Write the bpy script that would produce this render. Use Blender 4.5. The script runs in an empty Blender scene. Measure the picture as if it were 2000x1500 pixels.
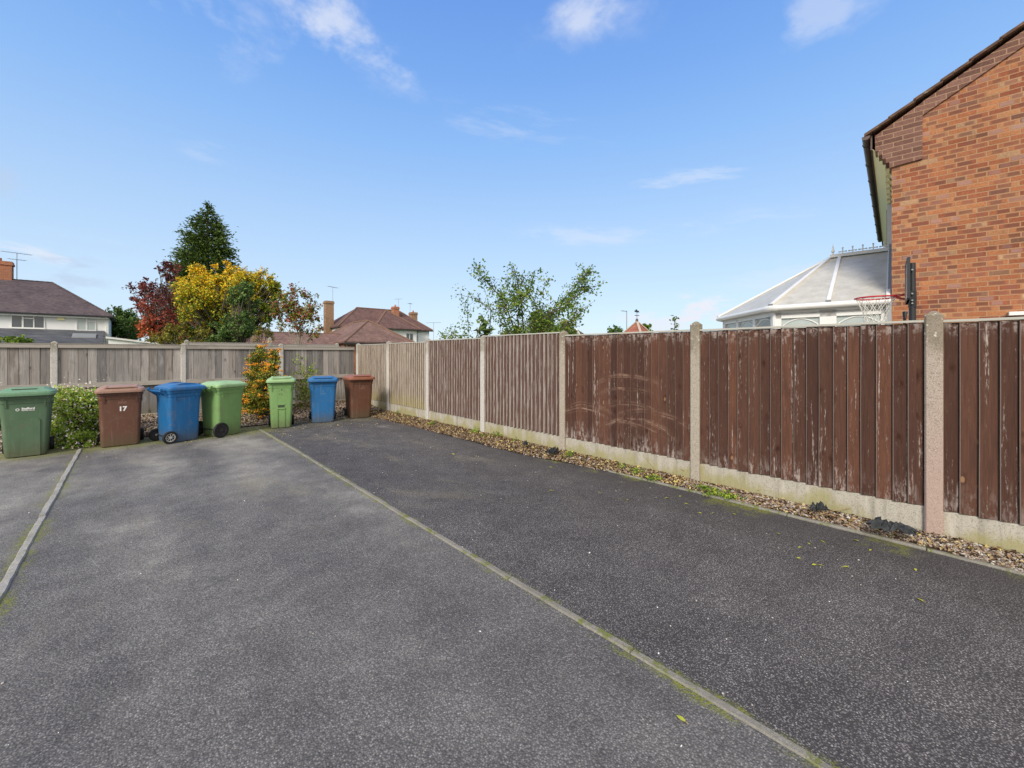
import bpy, math, random
import numpy as np
from mathutils import Vector, Matrix, noise as mnoise
R = math.radians
random.seed(7); rng = np.random.default_rng(7)
scene = bpy.context.scene
COL = scene.collection
# ---------------------------------------------------------------- camera geometry
F = 816.0; HOR = 690.0; CAMZ = 1.5
YAW = math.atan2(740.0, 816.0)
SN, CS = math.sin(YAW), math.cos(YAW)
def at(x, y, Z):
    "point seen at photo pixel (x,y) at depth Z in front of the camera"
    xc = (x-1000)/F*Z
    return Vector((CS*xc+SN*Z, -SN*xc+CS*Z, CAMZ+(HOR-y)/F*Z))
def atY(x, y, Y):
    "the same at world depth Y"
    r = (x-1000)/F
    return at(x, y, Y/(-SN*r+CS))
def onplane(x, y, p, n):
    "ray through a pixel meets the plane through p with normal n"
    d = at(x, y, 1.0)-Vector((0, 0, CAMZ)); o = Vector((0, 0, CAMZ))
    return o+d*((p-o).dot(n)/d.dot(n))
# ---------------------------------------------------------------- tagging
def tag(o, label=None, cat=None, group=None, kind=None):
    if label: o['label'] = label
    if cat: o['category'] = cat
    if group: o['group'] = group
    if kind: o['kind'] = kind
    return o
def link(o, parent=None):
    COL.objects.link(o)
    if parent is not None: o.parent = parent
    return o
def empty(name, loc=(0, 0, 0), rz=0, parent=None):
    o = bpy.data.objects.new(name, None); o.location = loc; o.rotation_euler = (0, 0, rz)
    o.empty_display_size = .1
    return link(o, parent)
# ---------------------------------------------------------------- mesh builder
class MB:
    def __init__(s): s.v = []; s.f = []; s.c = []; s.mi = []; s.cur = 0
    def add(s, vs, fs, c=0.5):
        b = len(s.v); s.v.extend([tuple(p) for p in vs])
        for f in fs: s.f.append(tuple(i+b for i in f)); s.c.append(c); s.mi.append(s.cur)
        return s
    def box(s, lo, hi, c=0.5, M=None):
        x0, y0, z0 = lo; x1, y1, z1 = hi
        vs = [(x0,y0,z0),(x1,y0,z0),(x1,y1,z0),(x0,y1,z0),(x0,y0,z1),(x1,y0,z1),(x1,y1,z1),(x0,y1,z1)]
        if M is not None: vs = [M @ Vector(p) for p in vs]
        return s.add(vs, [(0,3,2,1),(4,5,6,7),(0,1,5,4),(1,2,6,5),(2,3,7,6),(3,0,4,7)], c)
    def bar(s, a, b, w, h=None, c=0.5, up=(0,0,1)):
        a = Vector(a); b = Vector(b); h = h or w
        d = (b-a).normalized(); u = Vector(up)
        if abs(d.dot(u)) > .98: u = Vector((1,0,0))
        x = d.cross(u).normalized(); y = x.cross(d).normalized()
        vs = []
        for p in (a, b):
            for i, j in ((-1,-1),(1,-1),(1,1),(-1,1)): vs.append(p+x*(w/2*i)+y*(h/2*j))
        return s.add(vs, [(3,2,1,0),(4,5,6,7),(0,1,5,4),(1,2,6,5),(2,3,7,6),(3,0,4,7)], c)
    def tube(s, pts, rad, n=6, c=0.5, cap=True):
        pts = [Vector(p) for p in pts]
        if not hasattr(rad, '__len__'): rad = [rad]*len(pts)
        vs = []; m = len(pts)
        for k, p in enumerate(pts):
            d = (pts[min(k+1, m-1)]-pts[max(k-1, 0)])
            if d.length < 1e-9: d = Vector((0,0,1))
            d.normalize(); u = Vector((0,0,1)) if abs(d.z) < .9 else Vector((1,0,0))
            x = d.cross(u).normalized(); y = x.cross(d)
            for i in range(n):
                a = 2*math.pi*i/n; vs.append(p+x*(math.cos(a)*rad[k])+y*(math.sin(a)*rad[k]))
        fs = [(k*n+i, k*n+(i+1) % n, (k+1)*n+(i+1) % n, (k+1)*n+i) for k in range(m-1) for i in range(n)]
        if cap: fs += [tuple(range(n-1, -1, -1)), tuple(range((m-1)*n, m*n))]
        return s.add(vs, fs, c)
    def ring(s, c0, R0, r, axis=(0,0,1), n=24, k=8, c=0.5):
        ax = Vector(axis).normalized(); u = ax.orthogonal().normalized(); w = ax.cross(u); c0 = Vector(c0)
        vs = []
        for i in range(n):
            a = 2*math.pi*i/n; d = u*math.cos(a)+w*math.sin(a)
            for j in range(k):
                b = 2*math.pi*j/k; vs.append(c0+d*(R0+r*math.cos(b))+ax*(r*math.sin(b)))
        return s.add(vs, [(i*k+j, ((i+1)%n)*k+j, ((i+1)%n)*k+(j+1)%k, i*k+(j+1)%k) for i in range(n) for j in range(k)], c)
    def loft(s, secs, nc=4, c=0.5, caps=True):
        "secs: (z, cx, cy, hx, hy, r) rounded rectangles"
        vs = []; m = 4*(nc+1)
        for z, cx, cy, hx, hy, r in secs:
            r = min(r, hx*.999, hy*.999)
            for q, (sx, sy) in enumerate(((1,1),(-1,1),(-1,-1),(1,-1))):
                for i in range(nc+1):
                    a = math.pi/2*(q+i/nc)
                    vs.append((cx+sx*(hx-r)+r*math.cos(a), cy+sy*(hy-r)+r*math.sin(a), z))
        fs = [(k*m+i, k*m+(i+1)%m, (k+1)*m+(i+1)%m, (k+1)*m+i) for k in range(len(secs)-1) for i in range(m)]
        if caps: fs += [tuple(range(m-1,-1,-1)), tuple(range((len(secs)-1)*m, len(secs)*m))]
        return s.add(vs, fs, c)
    def prism(s, poly, d, c=0.5):
        "poly: 3D points, d: extrusion vector"
        n = len(poly); d = Vector(d); poly = [Vector(p) for p in poly]
        return s.add(poly+[p+d for p in poly], [tuple(range(n-1,-1,-1)), tuple(range(n, 2*n))]+[(i,(i+1)%n,(i+1)%n+n,i+n) for i in range(n)], c)
    def build(s, name, mat, parent=None, smooth=None, M=None):
        me = bpy.data.meshes.new(name)
        vs = s.v if M is None else [tuple(M @ Vector(p)) for p in s.v]
        me.from_pydata(vs, [], s.f)
        for m in (mat if isinstance(mat, (list, tuple)) else [mat]): me.materials.append(m)
        me.polygons.foreach_set('material_index', s.mi)
        a = me.attributes.new('rnd', 'FLOAT', 'FACE'); a.data.foreach_set('value', [float(x) for x in s.c])
        me.update()
        import bmesh
        bm = bmesh.new(); bm.from_mesh(me); bmesh.ops.recalc_face_normals(bm, faces=bm.faces); bm.to_mesh(me); bm.free()
        if smooth is not None:
            me.polygons.foreach_set('use_smooth', [True]*len(me.polygons)); me.set_sharp_from_angle(angle=R(smooth))
        o = bpy.data.objects.new(name, me)
        return link(o, parent)
def np_mesh(name, V, Fc, mat, rnd=None, parent=None, smooth=False):
    "V (n,3), Fc (m,k) equal-size faces, rnd (m,)"
    me = bpy.data.meshes.new(name); k = Fc.shape[1]
    me.vertices.add(len(V)); me.vertices.foreach_set('co', np.ascontiguousarray(V, dtype=np.float32).ravel())
    me.loops.add(Fc.size); me.loops.foreach_set('vertex_index', np.ascontiguousarray(Fc, dtype=np.int32).ravel())
    me.polygons.add(len(Fc)); me.polygons.foreach_set('loop_start', np.arange(0, Fc.size, k, dtype=np.int32))
    me.polygons.foreach_set('loop_total', np.full(len(Fc), k, dtype=np.int32))
    me.materials.append(mat); me.update(calc_edges=True)
    if rnd is not None:
        a = me.attributes.new('rnd', 'FLOAT', 'FACE'); a.data.foreach_set('value', np.ascontiguousarray(rnd, dtype=np.float32))
    if smooth: me.polygons.foreach_set('use_smooth', [True]*len(Fc))
    me.validate()
    return link(bpy.data.objects.new(name, me), parent)
def rot_rand(n, flat=0.0):
    "n random orthonormal frames; flat>0 pulls normals upward"
    a = rng.normal(size=(n, 3)); nn = rng.normal(size=(n, 3)); nn[:, 2] += flat
    nn /= np.linalg.norm(nn, axis=1, keepdims=True)
    a -= nn*np.sum(a*nn, axis=1, keepdims=True); a /= np.linalg.norm(a, axis=1, keepdims=True)
    return a, np.cross(nn, a), nn
def leaves(P, size, rnd, name, mat, parent=None, aspect=.55, flat=.4, along=None, fold=.25):
    "diamond leaves with a folded midrib at points P"
    n = len(P); a, b, nn = rot_rand(n, flat)
    if along is not None:
        a = along+.45*rng.normal(size=(n, 3)); a /= np.linalg.norm(a, axis=1, keepdims=True)
        b = np.cross(nn, a); b /= np.linalg.norm(b, axis=1, keepdims=True)+1e-9; nn = np.cross(a, b)
    s = (size*(.6+.8*rng.random(n)))[:, None]
    v0 = P-a*s*.5; v2 = P+a*s*.5; q = -a*s*.08
    v1 = P+q+b*s*aspect*.5+nn*s*fold*.5; v3 = P+q-b*s*aspect*.5+nn*s*fold*.5
    V = np.stack([v0, v1, v2, v3], 1).reshape(-1, 3)
    i = np.arange(n)*4
    Fc = np.concatenate([np.stack([i, i+1, i+2], 1), np.stack([i, i+2, i+3], 1)])
    return np_mesh(name, V, Fc, mat, np.concatenate([rnd, rnd]), parent)
ICO = None
def ico():
    global ICO
    if ICO is None:
        t = (1+5**.5)/2
        v = np.array([(-1,t,0),(1,t,0),(-1,-t,0),(1,-t,0),(0,-1,t),(0,1,t),(0,-1,-t),(0,1,-t),(t,0,-1),(t,0,1),(-t,0,-1),(-t,0,1)], float); v /= np.linalg.norm(v[0])
        f = np.array([(0,11,5),(0,5,1),(0,1,7),(0,7,10),(0,10,11),(1,5,9),(5,11,4),(11,10,2),(10,7,6),(7,1,8),(3,9,4),(3,4,2),(3,2,6),(3,6,8),(3,8,9),(4,9,5),(2,4,11),(6,2,10),(8,6,7),(9,8,1)])
        ICO = (v, f)
    return ICO
def pebbles(P, size, name, mat, parent=None, squash=.55, rnd=None):
    v, f = ico(); n = len(P); a, b, c = rot_rand(n, 2.5)
    s = size[:, None, None]
    sc = np.stack([.75+.6*rng.random(n), .65+.4*rng.random(n), squash*(.7+.6*rng.random(n))], 1)
    jit = 1+.25*rng.normal(size=(n, 12, 1))*.6
    L = v[None]*jit
    V = P[:, None, :]+s*(L[..., 0:1]*sc[:, None, 0:1]*a[:, None]+L[..., 1:2]*sc[:, None, 1:2]*b[:, None]+L[..., 2:3]*sc[:, None, 2:3]*c[:, None])
    Fc = (f[None]+(np.arange(n)*12)[:, None, None]).reshape(-1, 3)
    if rnd is None: rnd = rng.random(n)
    return np_mesh(name, V.reshape(-1, 3), Fc, mat, np.repeat(rnd, 20), parent)
# ---------------------------------------------------------------- node expressions
class NT:
    def __init__(s, tree): s.t = tree; s.n = tree.nodes; s.l = tree.links
    def node(s, typ, **kw):
        nd = s.n.new(typ)
        for k, v in kw.items(): setattr(nd, k, v)
        return nd
    def put(s, sock, val):
        if isinstance(val, E): s.l.new(val.s, sock)
        elif isinstance(val, bpy.types.NodeSocket): s.l.new(val, sock)
        else:
            if sock.type == 'RGBA' and len(val) == 3: val = (*val, 1)
            sock.default_value = val
    def math(s, op, *a, clamp=False):
        nd = s.node('ShaderNodeMath', operation=op, use_clamp=clamp)
        for i, x in enumerate(a): s.put(nd.inputs[i], x)
        return E(s, nd.outputs[0])
    def pos(s): return E(s, s.node('ShaderNodeNewGeometry').outputs['Position'])
    def obj(s): return E(s, s.node('ShaderNodeTexCoord').outputs['Object'])
    def sep(s, v):
        nd = s.node('ShaderNodeSeparateXYZ'); s.put(nd.inputs[0], v); return [E(s, o) for o in nd.outputs]
    def comb(s, x=0., y=0., z=0.):
        nd = s.node('ShaderNodeCombineXYZ')
        for i, q in enumerate((x, y, z)): s.put(nd.inputs[i], q)
        return E(s, nd.outputs[0])
    def scale(s, v, sc):
        nd = s.node('ShaderNodeVectorMath', operation='MULTIPLY'); s.put(nd.inputs[0], v); nd.inputs[1].default_value = sc
        return E(s, nd.outputs[0])
    def noise(s, v, sc=5., det=3., rough=.55, dist=0., w=None):
        nd = s.node('ShaderNodeTexNoise'); s.put(nd.inputs['Vector'], v)
        nd.inputs['Scale'].default_value = sc; nd.inputs['Detail'].default_value = det
        nd.inputs['Roughness'].default_value = rough; nd.inputs['Distortion'].default_value = dist
        return E(s, nd.outputs['Fac'])
    def voro(s, v, sc=5., feat='F1', out='Distance', rnd=1.):
        nd = s.node('ShaderNodeTexVoronoi', feature=feat); s.put(nd.inputs['Vector'], v)
        nd.inputs['Scale'].default_value = sc; nd.inputs['Randomness'].default_value = rnd
        return E(s, nd.outputs[out])
    def white(s, v):
        nd = s.node('ShaderNodeTexWhiteNoise', noise_dimensions='3D'); s.put(nd.inputs['Vector'], v); return E(s, nd.outputs['Value'])
    def attr(s, name='rnd'): return E(s, s.node('ShaderNodeAttribute', attribute_name=name).outputs['Fac'])
    def step(s, x, a, b, lo=0., hi=1.):
        nd = s.node('ShaderNodeMapRange', interpolation_type='SMOOTHSTEP'); s.put(nd.inputs[0], x)
        for i, q in enumerate((a, b, lo, hi)): s.put(nd.inputs[i+1], q)
        return E(s, nd.outputs[0])
    def ramp(s, x, stops, interp='LINEAR'):
        nd = s.node('ShaderNodeValToRGB'); s.put(nd.inputs[0], x); cr = nd.color_ramp; cr.interpolation = interp
        while len(cr.elements) < len(stops): cr.elements.new(.5)
        for e, (p, c) in zip(cr.elements, stops): e.position = p; e.color = (*c, 1)
        return E(s, nd.outputs[0])
    def mix(s, f, a, b, mode='MIX'):
        nd = s.node('ShaderNodeMix', data_type='RGBA', blend_type=mode)
        s.put(nd.inputs[0], f); s.put(nd.inputs[6], a); s.put(nd.inputs[7], b)
        return E(s, nd.outputs[2])
class E:
    def __init__(s, nt, sock): s.nt = nt; s.s = sock
    def __add__(s, o): return s.nt.math('ADD', s, o)
    __radd__ = __add__
    def __sub__(s, o): return s.nt.math('SUBTRACT', s, o)
    def __rsub__(s, o): return s.nt.math('SUBTRACT', o, s)
    def __mul__(s, o): return s.nt.math('MULTIPLY', s, o)
    __rmul__ = __mul__
    def __truediv__(s, o): return s.nt.math('DIVIDE', s, o)
    def abs(s): return s.nt.math('ABSOLUTE', s)
    def floor(s): return s.nt.math('FLOOR', s)
    def frac(s): return s.nt.math('FRACT', s)
    def max(s, o): return s.nt.math('MAXIMUM', s, o)
    def min(s, o): return s.nt.math('MINIMUM', s, o)
    def pow(s, o): return s.nt.math('POWER', s, o)
MATS = {}
def material(name, fn, rough=.8, spec=.3, bump=None, **kw):
    m = bpy.data.materials.new(name); m.use_nodes = True; nt = NT(m.node_tree)
    b = m.node_tree.nodes['Principled BSDF']
    b.inputs['Roughness'].default_value = rough; b.inputs['Specular IOR Level'].default_value = spec
    r = fn(nt) if callable(fn) else (fn, None)
    if not isinstance(r, tuple) or isinstance(r[0], float): r = (r, None)
    col, h = r[0], r[1]
    nt.put(b.inputs['Base Color'], col)
    if len(r) > 2 and r[2] is not None: nt.put(b.inputs['Roughness'], r[2])
    if h is not None:
        bp = nt.node('ShaderNodeBump'); bp.inputs['Strength'].default_value = bump or .5; bp.inputs['Distance'].default_value = kw.get('dist', .01)
        nt.put(bp.inputs['Height'], h); nt.l.new(bp.outputs[0], b.inputs['Normal'])
    if kw.get('trans'):
        tr = nt.node('ShaderNodeBsdfTranslucent'); nt.put(tr.inputs[0], col)
        mx = nt.node('ShaderNodeMixShader'); mx.inputs[0].default_value = kw['trans']
        out = m.node_tree.nodes['Material Output']
        nt.l.new(b.outputs[0], mx.inputs[1]); nt.l.new(tr.outputs[0], mx.inputs[2]); nt.l.new(mx.outputs[0], out.inputs[0])
    if kw.get('metal'): b.inputs['Metallic'].default_value = kw['metal']
    MATS[name] = m
    return m
# ================================================================ materials
def srgb(r, g, b):
    f = lambda c: ((c/255+.055)/1.055)**2.4 if c > 10 else c/255/12.92
    return (f(r), f(g), f(b))
LX, MX, RX = -.615, 1.85, 4.50      # kerb lines (x); fence at 4.75
BACKY = 9.84
def m_asphalt(nt):
    p = nt.pos(); x, y, z = nt.sep(p)
    big = nt.noise(nt.scale(p, (1, .45, 1)), .55, 4, .6); mid = nt.noise(p, 3.2, 4, .65); fine = nt.noise(p, 130, 3, .7)
    vc = nt.voro(p, 125, out='Color'); vd = nt.voro(p, 125)
    r1 = nt.sep(vc)[0]
    base = nt.ramp(r1, [(0, (.055, .054, .056)), (.35, (.100, .098, .100)), (.72, (.142, .139, .141)), (.95, (.185, .18, .182)), (1, (.29, .28, .28))])
    base = nt.mix(nt.step(vd, .22, .6), base, (.036, .035, .036))
    # the middle bay and the left bay are worn paler, the bay along the fence is darker
    worn = nt.step(x, MX-.05, MX+.05, 1., .0)
    tyre = nt.step(nt.noise(nt.scale(p, (1., .35, 1)), 1.1, 3, .5), .38, .68)
    pale = worn*nt.step(y+(mid-.5)*2., 2., 7.0, .15, 1.)*tyre*(.6+mid*.5)
    base = nt.mix(pale*.95, base, nt.mix(r1, (.15, .148, .132), (.27, .265, .24)))
    base = nt.mix(worn*.26, base, nt.mix(r1, (.10, .10, .10), (.22, .22, .222)))
    base = nt.mix(1., base, nt.ramp(big, [(.3, (.80, .80, .82)), (.7, (1.16, 1.15, 1.13))]), 'MULTIPLY')
    base = nt.mix(1., base, nt.ramp(mid, [(.3, (.80, .79, .80)), (.7, (1.2, 1.19, 1.18))]), 'MULTIPLY')
    # dusty pale patches in the far right bay
    dust = nt.step(nt.noise(nt.scale(p, (1, .7, 1)), 1.7, 4, .6), .55, .75)*nt.step(y, 5., 8.5)
    base = nt.mix(dust*.45, base, (.22, .205, .185))
    oil = nt.step(nt.noise(p, .9, 5, .7, .4), .60, .72); base = nt.mix(oil*.35, base, (.05, .047, .046))
    tan = nt.step(nt.noise(nt.scale(p, (1.3, .6, 1)), 1.0, 5, .7, .5), .52, .70)*nt.step(y, 1., 6.); base = nt.mix(tan*.30, base, (.19, .175, .12))
    # dark damp band along the gravel strip
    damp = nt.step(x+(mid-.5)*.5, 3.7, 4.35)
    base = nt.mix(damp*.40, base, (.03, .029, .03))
    # moss: along the kerbs and below the bins
    n2 = nt.noise(p, 7., 5, .7); n3 = nt.noise(p, 1.3, 2, .5)
    dl = (x-LX).abs(); dm = (x-MX).abs()
    mk = nt.step(dl+(n2-.5)*.26, .015, .10, 1., 0.)*nt.step(nt.noise(p, 4.5, 3, .6), .38, .52)*nt.step(n3, .35, .55)
    mk2 = nt.step(dm+(n2-.5)*.13, .02, .07, 1., 0.)*nt.step(n3, .30, .52)*nt.step(nt.noise(p, 4.5, 3, .6), .42, .56)
    mk3 = nt.step((BACKY-y)+(n2-.5)*1.2, .45, 1.1, 1., 0.)*nt.step(x, 1.85, 2.2, 1., .12)
    mk4 = nt.step((4.5-x)+(n2-.5)*.9, .05, .28, 1., 0.)*nt.step(nt.noise(p, 1.6, 2, .5), .5, .62)*nt.step(y, 4., 5., 1., .2)
    sp = nt.step(nt.noise(p, 2.1, 4, .65), .66, .76)*worn*nt.step(y, 4.5, 7.)*.35
    m = (mk.max(mk2).max(mk3).max(mk4).max(sp))*nt.step(nt.noise(p, 45, 3, .7), .34, .62)
    moss = nt.mix(fine, (.05, .062, .010), (.19, .205, .022))
    base = nt.mix(m, base, moss)
    base = nt.mix(1., base, nt.mix(worn, (1.55, 1.50, 1.46), (1.42, 1.385, 1.33)), 'MULTIPLY')
    h = (1.-vd)*.8+fine*.3+m*.6
    return base, h, nt.mix(r1, (.72,)*3, (.95,)*3)
asphalt = material('asphalt', m_asphalt, .9, .25, bump=.55, dist=.006)
def m_kerb(nt):
    p = nt.pos(); x, y, z = nt.sep(p)
    n = nt.noise(p, 60, 4, .75); b = nt.noise(p, 3, 3, .6); v = nt.voro(p, 160)
    c = nt.mix(n, (.12, .112, .095), (.33, .31, .275)); c = nt.mix(nt.step(v, .1, .3, .5, 0.), c, (.5, .47, .43))
    c = nt.mix(nt.step(x, -.3, -.5)*.6, c, nt.mix(n, (.26, .25, .235), (.56, .54, .51))); c = nt.mix(nt.step(b, .45, .7)*.4, c, (.14, .13, .11))
    c = nt.mix(nt.step(nt.noise(p, 11, 5, .75), .50, .62)*nt.step(x, -.5, -.3, .25, .8), c, (.13, .15, .02))
    return c, n
kerbm = material('concrete_kerb', m_kerb, .9, .2, bump=.6)
def m_soil(nt):
    p = nt.pos(); n = nt.noise(p, 25, 4, .7)
    return nt.ramp(n, [(.3, (.025, .018, .013)), (.7, (.09, .065, .045))]), n
soil = material('soil', m_soil, .95, .1, bump=.8, dist=.02)
grass_m = material('lawn', lambda nt: (nt.mix(nt.noise(nt.pos(), 2, 5, .7), (.03, .06, .015), (.09, .13, .035)), None), .95, .1)
def peb(nt):
    r = nt.attr(); n = nt.noise(nt.pos(), 90, 2, .6)
    c = nt.ramp(r, [(0, (.08, .055, .04)), (.15, (.20, .14, .10)), (.33, (.34, .25, .18)), (.5, (.42, .30, .25)), (.66, (.50, .42, .32)), (.8, (.24, .21, .19)), (.93, (.58, .54, .47)), (1, (.70, .68, .64))])
    return nt.mix(1., c, nt.ramp(n, [(.3, (.58,)*3), (.7, (.95,)*3)]), 'MULTIPLY')
pebm = material('gravel_stones', peb, .8, .3)
gritm = material('grit_stones', lambda nt: nt.ramp(nt.attr(), [(0, (.25, .22, .19)), (.5, (.4, .38, .36)), (1, (.75, .74, .72))]), .8, .3)
def litter(nt):
    return nt.ramp(nt.attr(), [(0, (.05, .03, .018)), (.3, (.17, .10, .05)), (.55, (.33, .22, .12)), (.75, (.46, .36, .2)), (.9, (.50, .42, .10)), (1, (.55, .50, .3))])
litterm = material('leaf_litter', litter, .85, .2)
def wood(name, kind, arcs=False):
    "feather-edge boards; rnd = board value, rnd>1 marks the sawn thick edge"
    def fn(nt):
        p = nt.pos(); x, y, z = nt.sep(p); r0 = nt.attr(); edge = nt.step(r0, 1.0, 1.001)*nt.step(r0, 2., 2.001, 1., 0.); grime_shade = nt.step(r0, 2., 2.001)*nt.step(r0, 3., 3.001, 1., 0.); up = nt.step(r0, 3., 3.001); r = r0.frac()
        u = y if kind != 'back' else x
        q = nt.comb(u, r*37., z)
        grain = nt.noise(nt.scale(q, (28, 1, 1.3)), 3.2, 5, .65, .6)
        streak = nt.noise(nt.scale(q, (16, 1, .55)), 1.6, 5, .7, .3)
        blot = nt.noise(nt.scale(q, (5, 1, 1.4)), 1.5, 3, .6)
        kv = nt.comb(u, r*13., z); ks = (9., 1, 4.6) if kind != 'back' else (6., 1, 3.4)
        kn = nt.voro(nt.scale(kv, ks), 1.0, rnd=.95); kc = nt.sep(nt.voro(nt.scale(kv, ks), 1.0, out='Color', rnd=.95))[0]
        swirl = nt.noise(nt.scale(q, (14, 1, 10)), 1.4, 3, .6)
        kon = nt.step(kc, .42, .47); knot = nt.step(kn+(swirl-.5)*.2, .06, .15, 1., 0.)*kon; halo = nt.step(kn+(swirl-.5)*.8, .08, .34, 1., 0.)*kon
        if kind == 'red':
            c = nt.mix(grain, (.030, .016, .012), (.138, .064, .042))
            c = nt.mix(1., c, nt.ramp(r, [(0, (.62, .62, .68)), (.5, (1., 1., 1.)), (1, (1.35, 1.25, 1.15))]), 'MULTIPLY')
            c = nt.mix(nt.step(blot, .5, .7)*.5, c, (.055, .026, .022))
            fleck = nt.noise(nt.comb(u*90., r*9., z*14.), 1., 4, .75)
            wear = nt.step(streak+(fleck-.5)*.6, .60, .74)
            foot = nt.step(z+(streak-.5)*.8, .25, .5, 1., 0.)*nt.step(nt.noise(nt.scale(p, (1, 1, .35)), 30, 3, .7), .42, .62)*nt.step((r*7.).frac(), .2, .8, .1, .62)
            head = nt.step(z+(streak-.5)*.5, 1.6, 1.78)*nt.step(nt.noise(p, 22, 3, .7), .45, .6)*.55
            c = nt.mix((wear*.7).max(foot).max(head), c, (.46, .40, .37))
            c = nt.mix(halo*.62, c, (.045, .016, .010)); c = nt.mix(knot*.75, c, nt.mix(nt.step(r, .5, .55), (.03, .012, .008), (.30, .17, .09)))
            ec = (.36, .28, .235)
        elif kind == 'purple':
            c = nt.mix(grain, (.035, .022, .019), (.145, .078, .062))
            fs = nt.noise(nt.comb(u*80., 0., z*2.2), 1.3, 5, .7, .3)
            wear = nt.step(fs*.85+streak*.15+((r*11.).frac()-.5)*.07+up*.10-.07, .47, .60)
            c = nt.mix(wear*.72, c, nt.mix(grain, (.21, .19, .172), (.47, .435, .40)))
            ec = (.55, .48, .41)
        elif kind == 'pale':
            c = nt.mix(grain, (.055, .040, .030), (.20, .15, .115))
            fs = nt.noise(nt.comb(u*80., 0., z*2.2), 1.3, 5, .7, .3)
            wear = nt.step(fs*.85+streak*.15+((r*11.).frac()-.5)*.08+up*.14-.07, .46, .58)
            c = nt.mix(wear*.75, c, nt.mix(grain, (.30, .255, .21), (.52, .45, .37)))
            c = nt.mix(nt.step(z+(streak-.5)*.9, .3, .6, 1., 0.)*.5, c, (.24, .21, .05))
            ec = (.72, .64, .53)
        else:
            c = nt.mix(grain, (.13, .12, .113), (.47, .445, .425))
            c = nt.mix(1., c, nt.ramp(r, [(0, (.55, .55, .57)), (.5, (.92, .91, .90)), (1, (1.25, 1.24, 1.22))]), 'MULTIPLY')
            c = nt.mix(nt.step((r*5.).frac(), .6, .9)*.22, c, (.26, .19, .14))
            c = nt.mix(nt.step(streak, .50, .66)*.65, c, (.085, .072, .062))
            c = nt.mix(nt.step(blot, .55, .75)*.35, c, (.5, .47, .45))
            c = nt.mix(nt.step(z+(streak-.5)*.7, .25, .5, 1., 0.)*.35, c, (.16, .14, .07))
            c = nt.mix(halo*.3, c, (.10, .085, .075)); c = nt.mix(knot*.75, c, (.04, .033, .03))
            ec = (.36, .33, .29)
        if arcs:
            tot = None
            for cy, cz, rr in ((2.98, .03, 1.18), (2.98, .03, 1.02), (2.98, -.08, .94), (2.85, -.12, .79), (2.72, -.2, .98), (3.62, -.25, 1.02), (3.70, -.35, 1.05), (3.0, -.5, 1.1)):
                d = nt.math('SQRT', (y-cy)*(y-cy)+(z-cz)*(z-cz))
                d = d+(nt.noise(p, 2.2, 2, .5)-.5)*.10
                band = nt.step((d-rr).abs(), .0, .05, 1., 0.)
                fib = nt.step(nt.noise(nt.comb(d*70., y*1.2, 3.), 1., 2, .6), .42, .62)
                m = band*fib*nt.step((y-cy).abs()+nt.noise(p, 1.5, 1, .5)*.4, .45, .78, 1., 0.)
                tot = m if tot is None else tot.max(m)
            c = nt.mix(tot*nt.step(nt.noise(p, 9, 4, .75), .35, .65)*.6, c, (.40, .27, .20))
        c = nt.mix(edge*.85, c, nt.mix(streak, ec, tuple(q*.55 for q in ec)))  # pale arris: worn edge with caught light painted in
        c = nt.mix(grime_shade*.7, c, (.022, .014, .011))  # dark strip at the laps: dirt plus gap shade painted into the colour
        return c, grain+kn*.2
    return material(name, fn, .85, .2, bump=.35, dist=.004)
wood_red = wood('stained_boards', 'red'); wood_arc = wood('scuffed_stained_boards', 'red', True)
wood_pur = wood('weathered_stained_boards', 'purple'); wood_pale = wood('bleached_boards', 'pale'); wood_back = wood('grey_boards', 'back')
def m_rail(nt):
    p = nt.pos(); g = nt.noise(nt.scale(p, (1.2, 1.2, 30)), 3, 4, .65); b = nt.noise(p, 2, 3, .6)
    c = nt.mix(g, (.20, .18, .155), (.50, .46, .41)); return nt.mix(nt.step(b, .5, .7)*.4, c, (.14, .12, .10)), g
railm = material('grey_rail_wood', m_rail, .85, .2, bump=.4, dist=.004)
def concrete(name, a, b, pink=False, board=False):
    def fn(nt):
        p = nt.pos(); x, y, z = nt.sep(p)
        n = nt.noise(p, 120, 3, .8); m = nt.noise(p, 6, 4, .65); v = nt.voro(p, 130); rr = nt.sep(nt.voro(p, 130, out='Color'))[0]
        c = nt.mix(n, a, b)
        c = nt.mix(nt.step(v, .1, .45, 1., 0.)*nt.step(rr, .5, .8)*.7, c, (.60, .55, .47)); c = nt.mix(nt.step(rr, .25, .12)*.4, c, (.10, .09, .075))
        if pink: c = nt.mix(nt.step(z, .3, 1.4, .45, 0.), c, (.42, .27, .23))
        if not board:
            c = nt.mix(nt.step(z+(m-.5)*.9, 1.35, 1.8)*.65, c, (.15, .13, .085))
            c = nt.mix(nt.step(nt.noise(p, 38, 2, .5), .63, .68)*nt.step(z, 1.2, 1.7, .15, .8), c, (.6, .58, .5))
        else:
            s = nt.noise(nt.scale(p, (9, 9, .7)), 1.4, 4, .6)
            c = nt.mix(nt.step(s, .5, .7)*.5, c, (.17, .155, .12)); c = nt.mix(nt.step(s, .32, .46, 1., 0.)*.35, c, (.58, .55, .48))
            alg = nt.step(z+(nt.noise(nt.scale(p, (1, 1, .5)), 2.6, 4, .65)-.5)*.85, .05, .20, 1., 0.)
            c = nt.mix(alg*.62, c, (.27, .245, .07))
            alg2 = nt.step(nt.noise(nt.scale(p, (1, 1, .6)), 1.9, 4, .65), .52, .66)*nt.step(y, 5.5, 3.5)*.0
        return c, n
    return material(name, fn, .9, .2, bump=.5, dist=.003)
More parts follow.
